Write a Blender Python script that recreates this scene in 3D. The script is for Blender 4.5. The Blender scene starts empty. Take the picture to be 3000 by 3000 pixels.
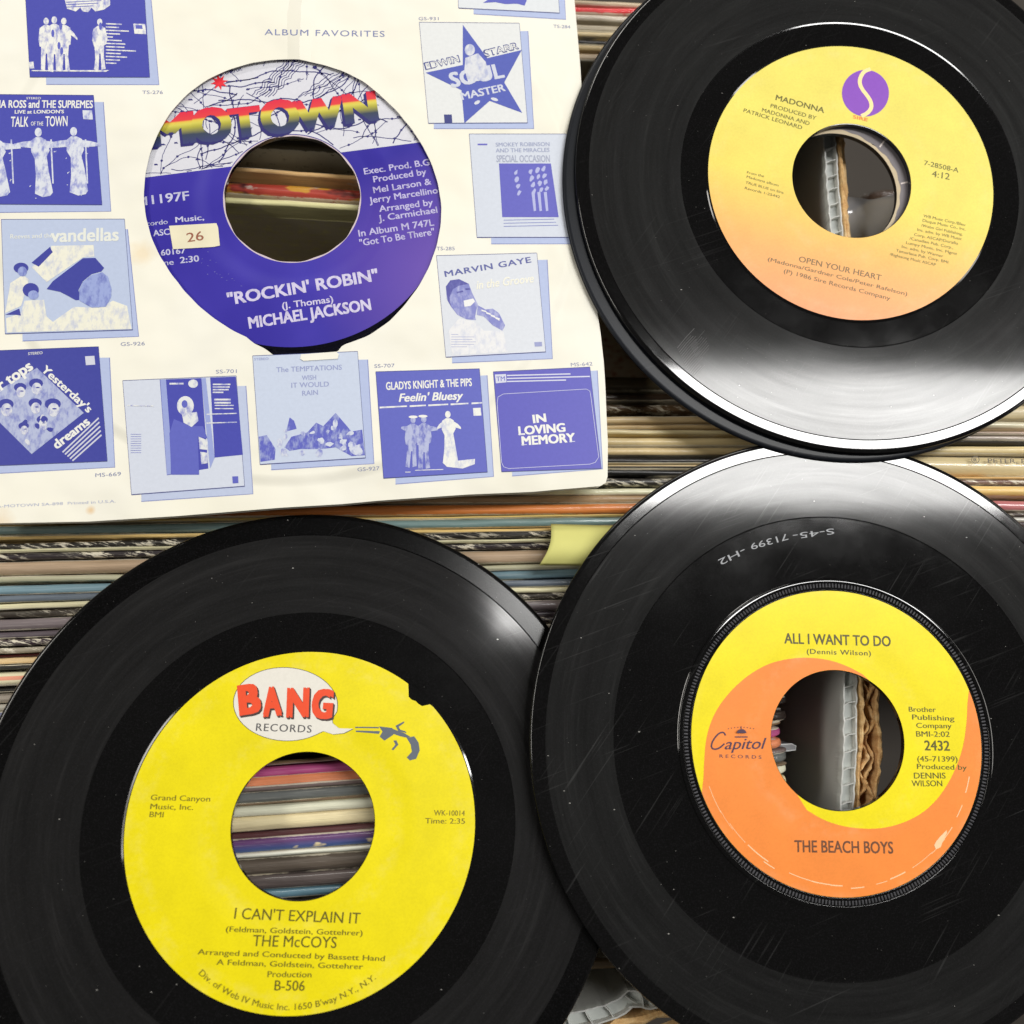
import bpy, bmesh, math, random
import numpy as np
from mathutils import Vector, Matrix
random.seed(7)
MM = 0.001
scene = bpy.context.scene
COL = scene.collection

# ------------------------------------------------------------------ camera
FPX = 1500/math.tan(math.radians(30))          # focal length in photo pixels (3000 px wide)
AX = Vector((0.99824171, 0.00850587, 0.05866115))
AY = Vector((0.0, -0.98965042, 0.14349931))
AZ = Vector((0.05927462, -0.143247, -0.98791033))
CAMZ = 258.0
cam_d = bpy.data.cameras.new('camera'); cam = bpy.data.objects.new('camera', cam_d); COL.objects.link(cam)
cam_d.sensor_width = 36; cam_d.angle = math.radians(60); cam_d.clip_start = 0.01; cam_d.clip_end = 20
RM = Matrix((AX, AY, AZ))                       # image axes (right, down, forward) -> world
r_, d_, f_ = RM.col[0], RM.col[1], RM.col[2]
rot = Matrix((r_, -d_, -f_)).transposed()
cam.matrix_world = Matrix.Translation((0, 0, CAMZ*MM)) @ rot.to_4x4()
cam_d.dof.use_dof = True; cam_d.dof.focus_distance = 0.262; cam_d.dof.aperture_fstop = 9
scene.camera = cam
# ------------------------------------------------------------------ room light
w = bpy.data.worlds.new('World'); scene.world = w; w.use_nodes = True
w.node_tree.nodes['Background'].inputs[0].default_value = (1.0, .96, .92, 1)
w.node_tree.nodes['Background'].inputs[1].default_value = 0.10
def area(name, loc, sx, sy, radiance, col):
    l = bpy.data.lights.new(name, 'AREA'); l.shape = 'RECTANGLE'; l.size = sx; l.size_y = sy
    l.energy = radiance*math.pi*sx*sy; l.color = col
    o = bpy.data.objects.new(name, l); o.location = loc; COL.objects.link(o); return o
area('ceiling_tube_light', (.95, .505, 1.7), 1.4, .19, 46, (1, .99, .965))
area('far_ceiling_light', (-.5, 2.9, 1.9), 2.4, .6, 15, (1, .965, .90))
area('side_ceiling_light', (2.9, .6, 1.9), .6, 2.2, 8, (1, .965, .90))
area('left_fill_light', (-1.85, .4, 1.9), .5, 1.5, 15, (1, .96, .88))  # added fill without a known fixture, brightens the inner box wall
scene.view_settings.view_transform = 'Standard'; scene.view_settings.look = 'None'
scene.view_settings.exposure = -.22; scene.view_settings.gamma = 1
scene.render.engine = 'CYCLES'; scene.cycles.max_bounces = 8

# ------------------------------------------------------------------ maths helpers
def ray(px, py): return (RM @ Vector(((px-1500)/FPX, (py-1500)/FPX, 1))).normalized()
CP = Vector((0, 0, CAMZ))
def atz(px, py, z):
    d = ray(px, py); return CP + d*((z-CAMZ)/d.z)
class Plane:
    def __init__(s, o, n):
        s.o = Vector(o); s.n = Vector(n).normalized()
        s.e1 = (Vector((1, 0, 0)) - s.n*s.n.x).normalized(); s.e2 = s.n.cross(s.e1)
        m = Matrix((s.e1, s.e2, s.n)).transposed().to_4x4(); s.m = Matrix.Translation(s.o*MM) @ m
    def loc(s, px, py):
        d = ray(px, py); t = (s.o-CP).dot(s.n)/d.dot(s.n); v = CP+d*t-s.o
        return v.dot(s.e1), v.dot(s.e2)
def cam_n(a, b):
    n = Vector((a, b, 1)).normalized(); return -(RM @ n)
def Zm(ox, oy, s): return lambda u, v: (ox+u/s, oy+v/s)
ZA = Zm(0, 0, 1.932); ZB = Zm(700, 0, 1.7564); ZC = Zm(0, 700, 1.932); ZD = Zm(900, 700, 1.932)
ZE = Zm(400, 150, 2.0772); ZF = Zm(2000, 100, 1.932); ZG = Zm(350, 1880, 1.7255); ZH = Zm(1950, 1650, 1.84)
ZI = Zm(1700, 900, 1.486); ZJ = Zm(1500, 2600, 2.415); ZK = Zm(1300, 1350, 2.415)
ZL = Zm(2250, 1950, 4.293); ZM = Zm(2300, 300, 4.6)

# ------------------------------------------------------------------ materials
def lin(v):
    v /= 255.0; return v/12.92 if v <= .04045 else ((v+.055)/1.055)**2.4
def c(r, g, b, k=1.0): return (lin(r)*k, lin(g)*k, lin(b)*k, 1)
def nt(name):
    m = bpy.data.materials.new(name); m.use_nodes = True; t = m.node_tree
    return m, t, t.nodes['Principled BSDF']
def node(t, ty, **kw):
    n = t.nodes.new(ty)
    for k, v in kw.items():
        if k.startswith('i_'): n.inputs[k[2:].replace('_', ' ')].default_value = v
        else: setattr(n, k, v)
    return n
def coords(t, scale=(1, 1, 1), rotz=0):
    tc = node(t, 'ShaderNodeTexCoord'); mp = node(t, 'ShaderNodeMapping'); t.links.new(tc.outputs['Object'], mp.inputs[0])
    mp.inputs['Scale'].default_value = scale; mp.inputs['Rotation'].default_value = (0, 0, rotz); return mp.outputs[0]
def ramp(t, src, stops, interp='LINEAR'):
    r = node(t, 'ShaderNodeValToRGB'); r.color_ramp.interpolation = interp
    e = r.color_ramp.elements
    while len(e) < len(stops): e.new(.5)
    for k, (p, col) in enumerate(stops):
        e[k].position = p; e[k].color = col if len(col) == 4 else (*col, 1)
    t.links.new(src, r.inputs[0]); return r.outputs[0]
def noise(t, vec, scale, detail=3, rough=.5):
    n = node(t, 'ShaderNodeTexNoise'); t.links.new(vec, n.inputs['Vector'])
    n.inputs['Scale'].default_value = scale; n.inputs['Detail'].default_value = detail; n.inputs['Roughness'].default_value = rough
    return n.outputs['Fac']
def mix(t, fac, a, b, mode='MIX'):
    m = node(t, 'ShaderNodeMix', data_type='RGBA', blend_type=mode)
    for s, v in ((0, fac), (6, a), (7, b)):
        if isinstance(v, (int, float)): m.inputs[s].default_value = v
        elif isinstance(v, tuple): m.inputs[s].default_value = v
        else: t.links.new(v, m.inputs[s])
    return m.outputs[2]
def mth(t, op, a, b=None, cc=None):
    m = node(t, 'ShaderNodeMath', operation=op)
    for i, v in enumerate((a, b, cc)):
        if v is None: continue
        if isinstance(v, (int, float)): m.inputs[i].default_value = v
        else: t.links.new(v, m.inputs[i])
    return m.outputs[0]
BW = lambda v: (v, v, v, 1)
def paper(name, col, rough=.6, spec=.3, mottle=.06, coat=0, coatr=.3):
    m, t, p = nt(name); v = coords(t)
    n1 = noise(t, v, 90, 5); n2 = noise(t, v, 1500, 2)
    dark = tuple(x*(1-mottle*2.2) for x in col[:3])+(1,)
    cc = mix(t, ramp(t, n1, [(.3, BW(0)), (.7, BW(1))]), dark, col)
    t.links.new(cc, p.inputs['Base Color']); p.inputs['Roughness'].default_value = rough
    p.inputs['Specular IOR Level'].default_value = spec
    p.inputs['Coat Weight'].default_value = coat; p.inputs['Coat Roughness'].default_value = coatr
    b = node(t, 'ShaderNodeBump'); b.inputs['Strength'].default_value = .12; b.inputs['Distance'].default_value = .0001
    t.links.new(n2, b.inputs['Height']); t.links.new(b.outputs[0], p.inputs['Normal'])
    return m
_ink = {}
def ink(rgb, rough=.45, spec=.4, wear=0.0, tone=None):
    k = (rgb, rough, wear, tone)
    if k in _ink: return _ink[k]
    m, t, p = nt('printing_ink'); col = c(*rgb)
    v = coords(t); n = noise(t, v, 900, 3, .6)
    lt = tuple(min(1, x*1.05+.004) for x in col[:3])+(1,)
    cc = mix(t, ramp(t, n, [(.35, BW(0)), (.75, BW(1))]), col, lt)
    if tone:
        mp = node(t, 'ShaderNodeMapping'); t.links.new(v, mp.inputs[0]); mp.inputs['Scale'].default_value = (1, .5, 1)
        n3 = noise(t, mp.outputs[0], 560, 4, .65)
        cc = mix(t, mth(t, 'MULTIPLY', ramp(t, n3, [(.46, BW(0)), (.66, BW(1))]), tone[3]), cc, c(*tone[:3]))
    t.links.new(cc, p.inputs['Base Color'])
    p.inputs['Roughness'].default_value = rough; p.inputs['Specular IOR Level'].default_value = spec
    if wear:
        tr = node(t, 'ShaderNodeBsdfTransparent'); ms = node(t, 'ShaderNodeMixShader')
        t.links.new(ramp(t, noise(t, v, 420, 4, .7), [(.5, BW(0)), (.56+.1*(1-wear), BW(wear))]), ms.inputs[0])
        t.links.new(p.outputs[0], ms.inputs[1]); t.links.new(tr.outputs[0], ms.inputs[2])
        t.links.new(ms.outputs[0], t.nodes['Material Output'].inputs[0])
    _ink[k] = m; return m

def radial(t):
    tc = node(t, 'ShaderNodeTexCoord'); sp = node(t, 'ShaderNodeSeparateXYZ'); t.links.new(tc.outputs['Object'], sp.inputs[0])
    r2 = mth(t, 'ADD', mth(t, 'MULTIPLY', sp.outputs[0], sp.outputs[0]), mth(t, 'MULTIPLY', sp.outputs[1], sp.outputs[1]))
    return mth(t, 'SQRT', r2), tc.outputs['Object'], mth(t, 'ARCTAN2', sp.outputs[1], sp.outputs[0])

def vinyl(name, groove, scuff=.3, seed=0., tint=(1, 1, 1), haze=.5):
    m, t, p = nt(name); r, v, ang = radial(t)
    mp = node(t, 'ShaderNodeMapping'); t.links.new(v, mp.inputs[0]); mp.inputs['Location'].default_value = (seed, seed*.7, 0); vv = mp.outputs[0]
    # dust specks: small scattered pale fibres
    mp2 = node(t, 'ShaderNodeMapping'); t.links.new(vv, mp2.inputs[0]); mp2.inputs['Rotation'].default_value = (0, 0, .5); mp2.inputs['Scale'].default_value = (1, 1.9, 1)
    vo = node(t, 'ShaderNodeTexVoronoi'); t.links.new(mp2.outputs[0], vo.inputs['Vector']); vo.inputs['Scale'].default_value = 240
    sep = node(t, 'ShaderNodeSeparateColor'); t.links.new(vo.outputs['Color'], sep.inputs[0])
    size = mth(t, 'MULTIPLY', mth(t, 'SUBTRACT', sep.outputs[0], .74), .26)
    dust = mth(t, 'LESS_THAN', vo.outputs['Distance'], size)
    vo2 = node(t, 'ShaderNodeTexVoronoi'); t.links.new(mp2.outputs[0], vo2.inputs['Vector']); vo2.inputs['Scale'].default_value = 520
    sep2 = node(t, 'ShaderNodeSeparateColor'); t.links.new(vo2.outputs['Color'], sep2.inputs[0])
    dust2 = mth(t, 'LESS_THAN', vo2.outputs['Distance'], mth(t, 'MULTIPLY', mth(t, 'SUBTRACT', sep2.outputs[1], .7), .3))
    # hairline scratches
    scr = None
    for k, rz in enumerate((-.35, -.95)):
        m3 = node(t, 'ShaderNodeMapping'); t.links.new(vv, m3.inputs[0]); m3.inputs['Rotation'].default_value = (0, 0, rz); m4 = node(t, 'ShaderNodeMapping'); t.links.new(m3.outputs[0], m4.inputs[0]); m4.inputs['Scale'].default_value = (22, 1300, 1)
        nn = noise(t, m4.outputs[0], 1, 2, .5); patch = noise(t, vv, 45+k*9, 2)
        s = mth(t, 'MULTIPLY', ramp(t, nn, [(.63, BW(0)), (.70, BW(1))]), ramp(t, patch, [(.46, BW(0)), (.66, BW(1))]))
        scr = s if scr is None else mth(t, 'MAXIMUM', scr, s)
    smear = ramp(t, noise(t, vv, 30, 5, .6), [(.4, BW(0)), (.8, BW(1))])
    base = tuple(x*(.0042 if groove else .0016) for x in tint)+(1,)
    hz = tuple(x*.011 for x in tint)+(1,)
    col = mix(t, mth(t, 'MULTIPLY', smear, .55 if groove else .12), base, hz)
    # streaks along the grooves, with their shine put into the colour, and fine grain
    pc = node(t, 'ShaderNodeCombineXYZ'); t.links.new(mth(t, 'MULTIPLY', r, 700), pc.inputs[0]); t.links.new(mth(t, 'MULTIPLY', mth(t, 'COSINE', ang), 2.2), pc.inputs[1]); t.links.new(mth(t, 'MULTIPLY', mth(t, 'SINE', ang), 2.2), pc.inputs[2])
    st = noise(t, pc.outputs[0], .8, 5, .72)
    if groove: col = mix(t, ramp(t, st, [(.35, BW(.75)), (.5, BW(0))]), col, tuple(x*.0016 for x in tint)+(1,)); col = mix(t, mth(t, 'MULTIPLY', ramp(t, st, [(.54, BW(0)), (.72, BW(1))]), .55), col, tuple(x*.019 for x in tint)+(1,))
    if groove: t.links.new(ramp(t, st, [(.3, BW(.44)), (.5, BW(.52)), (.7, BW(.60))]), p.inputs['Coat Weight']); t.links.new(ramp(t, noise(t, vv, 26, 4, .6), [(.3, BW(.07)), (.7, BW(.11))]), p.inputs['Coat Roughness'])
    gr_ = noise(t, vv, 2600, 2, .8)
    col = mix(t, mth(t, 'MULTIPLY', ramp(t, gr_, [(.5, BW(0)), (.75, BW(1))]), .3), col, (.024, .022, .026, 1))
    col = mix(t, mth(t, 'MULTIPLY', scr, scuff*.22), col, (.10, .10, .10, 1))
    col = mix(t, mth(t, 'MULTIPLY', dust2, .16), col, (.5, .49, .46, 1))
    col = mix(t, mth(t, 'MULTIPLY', dust, .5), col, (.62, .6, .56, 1))
    t.links.new(col, p.inputs['Base Color'])
    p.inputs['IOR'].default_value = 1.52
    if groove:
        p.inputs['Specular IOR Level'].default_value = .11*haze*2
        p.inputs['Coat Weight'].default_value = .55; p.inputs['Coat Roughness'].default_value = .11; p.inputs['Coat IOR'].default_value = 1.5
        # groove rings with uneven spacing
        r1 = node(t, 'ShaderNodeCombineXYZ'); t.links.new(r, r1.inputs[0]); r1.inputs[1].default_value = seed
        n1 = noise(t, r1.outputs[0], 1500, 3, .7); n2 = noise(t, r1.outputs[0], 160, 2, .5)
        t.links.new(ramp(t, n2, [(.35, BW(.55)), (.65, BW(.72))]), p.inputs['Roughness'])
        b = node(t, 'ShaderNodeBump'); b.inputs['Strength'].default_value = .10; b.inputs['Distance'].default_value = .00012
        t.links.new(n1, b.inputs['Height']); t.links.new(b.outputs[0], p.inputs['Normal'])
    else:
        p.inputs['Specular IOR Level'].default_value = .5
        t.links.new(ramp(t, smear, [(0, BW(.05)), (1, BW(.12))]), p.inputs['Roughness'])
        b = node(t, 'ShaderNodeBump'); b.inputs['Strength'].default_value = .05; b.inputs['Distance'].default_value = .0002
        t.links.new(noise(t, vv, 60, 2), b.inputs['Height']); t.links.new(b.outputs[0], p.inputs['Normal'])
    return m

# ------------------------------------------------------------------ object helpers
def tag(o, label=None, cat=None, group=None, kind=None):
    for k, v in (('label', label), ('category', cat), ('group', group), ('kind', kind)):
        if v: o[k] = v
    return o
def empty(name, mat, *tg, **kw):
    o = bpy.data.objects.new(name, None); o.empty_display_size = .01; o.matrix_world = mat; COL.objects.link(o); return tag(o, *tg, **kw)
def link(name, me, mats, parent=None, smooth=False):
    o = bpy.data.objects.new(name, me); COL.objects.link(o)
    for m in (mats if isinstance(mats, (list, tuple)) else [mats]): me.materials.append(m)
    if parent: o.parent = parent
    if smooth: me.polygons.foreach_set('use_smooth', [True]*len(me.polygons))
    return o
class MB:
    def __init__(s): s.v = []; s.f = []; s.mi = []; s.uv = {}
    def add(s, vs, fs, mi=0, uv=None):
        b = len(s.v); s.v += [tuple(x) for x in vs]; s.f += [tuple(i+b for i in f) for f in fs]; s.mi += [mi]*len(fs)
        if uv is not None:
            for i, u in enumerate(uv): s.uv[b+i] = u
    def poly(s, pts, z=0, mi=0): s.add([(x, y, z) for x, y in pts], [tuple(range(len(pts)))], mi)
    def prism(s, pts, z0, z1, mi=0):
        n = len(pts); a = sum(pts[i][0]*pts[(i+1) % n][1]-pts[(i+1) % n][0]*pts[i][1] for i in range(n))
        if a < 0: pts = pts[::-1]
        s.add([(x, y, z0) for x, y in pts]+[(x, y, z1) for x, y in pts],
              [tuple(range(n))[::-1], tuple(range(n, 2*n))]+[(i, (i+1) % n, (i+1) % n+n, i+n) for i in range(n)], mi)
    def strip(s, pts, wd, z=0, mi=0):
        L, Rr = [], []
        for i, (x, y) in enumerate(pts):
            a = pts[max(0, i-1)]; b = pts[min(len(pts)-1, i+1)]; dx, dy = b[0]-a[0], b[1]-a[1]; q = math.hypot(dx, dy) or 1
            L.append((x-dy/q*wd/2, y+dx/q*wd/2, z)); Rr.append((x+dy/q*wd/2, y-dx/q*wd/2, z))
        n = len(pts); s.add(L+Rr, [(i, i+n, i+n+1, i+1) for i in range(n-1)], mi)
    def build(s, name, mats, parent=None, smooth=False):
        me = bpy.data.meshes.new(name); me.from_pydata([(x*MM, y*MM, z*MM) for x, y, z in s.v], [], s.f)
        if s.uv:
            ul = me.uv_layers.new(name='UVMap')
            for lp in me.loops: ul.data[lp.index].uv = s.uv.get(lp.vertex_index, (0, 0))
        me.polygons.foreach_set('material_index', s.mi)
        bm = bmesh.new(); bm.from_mesh(me)
        big = [f for f in bm.faces if len(f.verts) > 4]
        if big: bmesh.ops.triangulate(bm, faces=big)
        bm.to_mesh(me); bm.free(); me.update()
        return link(name, me, mats, parent, smooth)

# text -> flat geometry in the plane of a thing
_tc = {}
def glyphs(txt, spacing=1., shear=0.):
    k = (txt, spacing, shear)
    if k not in _tc:
        cu = bpy.data.curves.new('lettering', 'FONT'); cu.body = txt; cu.space_character = spacing; cu.shear = shear
        cu.resolution_u = 3; cu.fill_mode = 'FRONT'
        o = bpy.data.objects.new('lettering', cu); COL.objects.link(o)
        dg = bpy.context.evaluated_depsgraph_get(); dg.update()
        me = bpy.data.meshes.new_from_object(o.evaluated_get(dg))
        _tc[k] = ([(p.co.x, p.co.y) for p in me.vertices], [tuple(p.vertices) for p in me.polygons])
        bpy.data.meshes.remove(me); bpy.data.objects.remove(o); bpy.data.curves.remove(cu)
    return _tc[k]
CAP = max(y for x, y in glyphs('H')[0])
def text(mb, pl, txt, A, B, h, z, bold=.012, spacing=1., shear=0., arc=0., hpx=True, off=(0, 0), mi=0, _sub=None):
    """txt on the baseline A->B (photo points), cap height h photo px; arc>0 sags the middle downwards"""
    vs, fs = glyphs(txt, spacing, shear)
    if not vs: return
    if bold > .006 and not _sub:
        b = bold*.9 if bold < .05 else bold*.75; sh = [(-b, 0), (b, 0)] if bold < .02 else [(-b, -b*.6), (b, -b*.6), (b, b*.6), (-b, b*.6)]
        for i, (dx, dy) in enumerate(sh): text(mb, pl, txt, A, B, h, z+.0012*(i+1), 0, spacing, shear, arc, hpx, off, mi, (dx, dy))
    ax, ay = pl.loc(*A); bx, by = pl.loc(*B); L = math.hypot(bx-ax, by-ay); ux, uy = (bx-ax)/L, (by-ay)/L
    hh = h/10.07*(1 if hpx else 10.07)
    x0 = min(x for x, y in vs); x1 = max(x for x, y in vs); out = []; uv = []
    bx_, by_ = _sub or (0, 0)
    for x, y in vs:
        x += bx_; y += by_; q = (x-x0)/(x1-x0); a = q*L; b = y/CAP*hh
        if arc:
            R = L*L/(8*arc/10.07)+arc/20.; th = (q-.5)*L/R
            # centre of the circle lies above the text
            rr = R-b; a2 = L/2+rr*math.sin(th); b2 = R-arc/10.07-rr*math.cos(th); a, b = a2, b2
        out.append((ax+ux*a-uy*b+off[0], ay+uy*a+ux*b+off[1], z)); uv.append((q, y/CAP))
    mb.add(out, fs, mi, uv)
def ppoly(mb, pl, zf, pts, z, mi=0): mb.poly([pl.loc(*zf(*p)) for p in pts], z+.0006*len(mb.f), mi)      # each ink shape a hair above the last
def pstrip(mb, pl, zf, pts, wd, z, mi=0): mb.strip([pl.loc(*zf(*p)) for p in pts], wd, z+.00013*len(mb.f), mi)
def ell(cx, cy, rx, ry, n=28, rot=0, wob=0, rnd=None):
    o = []
    for i in range(n):
        a = 2*math.pi*i/n; k = 1+(rnd.uniform(-wob, wob) if rnd else 0)
        x, y = rx*math.cos(a)*k, ry*math.sin(a)*k
        o.append((cx+x*math.cos(rot)-y*math.sin(rot), cy+x*math.sin(rot)+y*math.cos(rot)))
    return o

# lathe of a disc profile [(r, z, material)]
def lathe(mb, prof, n=256, close=True, share=False):
    if share:
        b = len(mb.v)
        for r, z, _ in prof: mb.v += [(r*math.cos(2*math.pi*i/n), r*math.sin(2*math.pi*i/n), z) for i in range(n)]
        for j in range(len(prof)-1):
            for i in range(n):
                i2 = (i+1) % n; mb.f.append((b+j*n+i, b+(j+1)*n+i, b+(j+1)*n+i2, b+j*n+i2)); mb.mi.append(prof[j][2])
        return
    k = len(prof)
    for j in range(k if close else k-1):          # rings are not shared, so flat bands stay flat and only the round direction is smooth
        a = len(mb.v); d = a+n
        for r, z, _ in (prof[j], prof[(j+1) % k]):
            mb.v += [(r*math.cos(2*math.pi*i/n), r*math.sin(2*math.pi*i/n), z) for i in range(n)]
        for i in range(n):
            i2 = (i+1) % n; mb.f.append((a+i, d+i, d+i2, a+i2)); mb.mi.append(prof[j][2])
def disc_mesh(rh, R, wax0, wax1, lead=4.2, thick=1.5):
    q = R
    return [(rh, -thick, 1), (rh, 0, 1), (rh+.3, .05, 1), (wax0-.8, .05, 1), (wax0-.3, -.1, 1), (wax0, -.28, 1), (wax1, -.28, 1), (wax1+.35, -.2, 0),
            (q-lead, -.2, 2), (q-lead+.35, -.13, 2), (q-1.3, -.13, 1)]
def rim_mesh(R, thick=1.5):
    q = R; return [(q-1.3, -.13, 2), (q-.9, -.16, 1), (q-.5, -.27, 1), (q-.2, -.45, 1), (q-.02, -.75, 1), (q-.1, -1.1, 1), (q-.4, -1.35, 1), (q-1, -thick, 1)]
def ring(mb, r0, r1, z, n=160, mi=0, out=None, thick=.09, inner=None):
    """paper label: annulus with a real thickness; out(a) may bite into the rim"""
    vs = []
    for zz in (z-thick, z):
        for fn in ((inner or (lambda a: r0)), (out or (lambda a: r1))):
            vs += [(fn(2*math.pi*i/n)*math.cos(2*math.pi*i/n), fn(2*math.pi*i/n)*math.sin(2*math.pi*i/n), zz) for i in range(n)]
    fs = []
    for i in range(n):
        j = (i+1) % n
        fs += [(2*n+i, 3*n+i, 3*n+j, 2*n+j), (n+i, n+j, 3*n+j, 3*n+i), (j, i, 2*n+i, 2*n+j)]
    mb.add(vs, fs, mi)

def label_mat(name, stops=None, col=None, axis=(0, 1), span=(-45, 45), rough=.45, bump=.35, coat=.3, r0=24, r1=31, spec=.25):
    m, t, p = nt(name); r, v, ang = radial(t)
    if stops:
        sp = node(t, 'ShaderNodeSeparateXYZ'); t.links.new(v, sp.inputs[0])
        s = mth(t, 'ADD', mth(t, 'MULTIPLY', sp.outputs[0], axis[0]), mth(t, 'MULTIPLY', sp.outputs[1], axis[1]))
        mr = node(t, 'ShaderNodeMapRange'); t.links.new(s, mr.inputs[0]); mr.inputs[1].default_value = span[0]*MM; mr.inputs[2].default_value = span[1]*MM
        cc = ramp(t, mr.outputs[0], stops)
    else: cc = col
    n1 = noise(t, v, 70, 5, .6)
    cc = mix(t, ramp(t, n1, [(.35, BW(.90)), (.7, BW(1))]), (0, 0, 0, 1), cc)
    gn = noise(t, v, 1500, 3, .7); cc = mix(t, ramp(t, gn, [(.35, BW(.07)), (.6, BW(0))]), cc, (.12, .06, 0, 1))
    wr = ramp(t, mth(t, 'MULTIPLY', r, 20), [(.44, BW(0)), (.5, BW(1)), (.56, BW(0)), (.80, BW(0)), (.85, BW(1)), (.88, BW(.5)), (.92, BW(1))])
    cc = mix(t, mth(t, 'MULTIPLY', mth(t, 'MULTIPLY', wr, ramp(t, noise(t, v, 160, 5, .7), [(.45, BW(0)), (.7, BW(1))])), .10), cc, (.95, .88, .62, 1))
    t.links.new(cc, p.inputs['Base Color']); p.inputs['Roughness'].default_value = rough; p.inputs['Specular IOR Level'].default_value = spec
    p.inputs['Coat Weight'].default_value = coat; p.inputs['Coat Roughness'].default_value = .22
    mr = node(t, 'ShaderNodeMapRange', interpolation_type='SMOOTHSTEP'); t.links.new(r, mr.inputs[0]); mr.inputs[1].default_value = r0*MM; mr.inputs[2].default_value = r1*MM
    b = node(t, 'ShaderNodeBump'); b.inputs['Strength'].default_value = bump; b.inputs['Distance'].default_value = .0008
    t.links.new(mth(t, 'ADD', mr.outputs[0], mth(t, 'MULTIPLY', noise(t, v, 35, 3), .5)), b.inputs['Height']); t.links.new(b.outputs[0], p.inputs['Normal'])
    return m

# ================================================================== setting: the surface far below
gm, t, p = nt('dark_table'); p.inputs['Base Color'].default_value = (.03, .024, .02, 1); p.inputs['Roughness'].default_value = .8
t.links.new(mix(t, noise(t, coords(t), 8, 5), (.02, .016, .013, 1), (.05, .04, .03, 1)), p.inputs['Base Color'])
g = MB(); g.add([(-1500, -1500, -326), (1500, -1500, -326), (1500, 1500, -326), (-1500, 1500, -326)], [(0, 1, 2, 3)])
tag(g.build('ground', gm), kind='structure')

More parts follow.
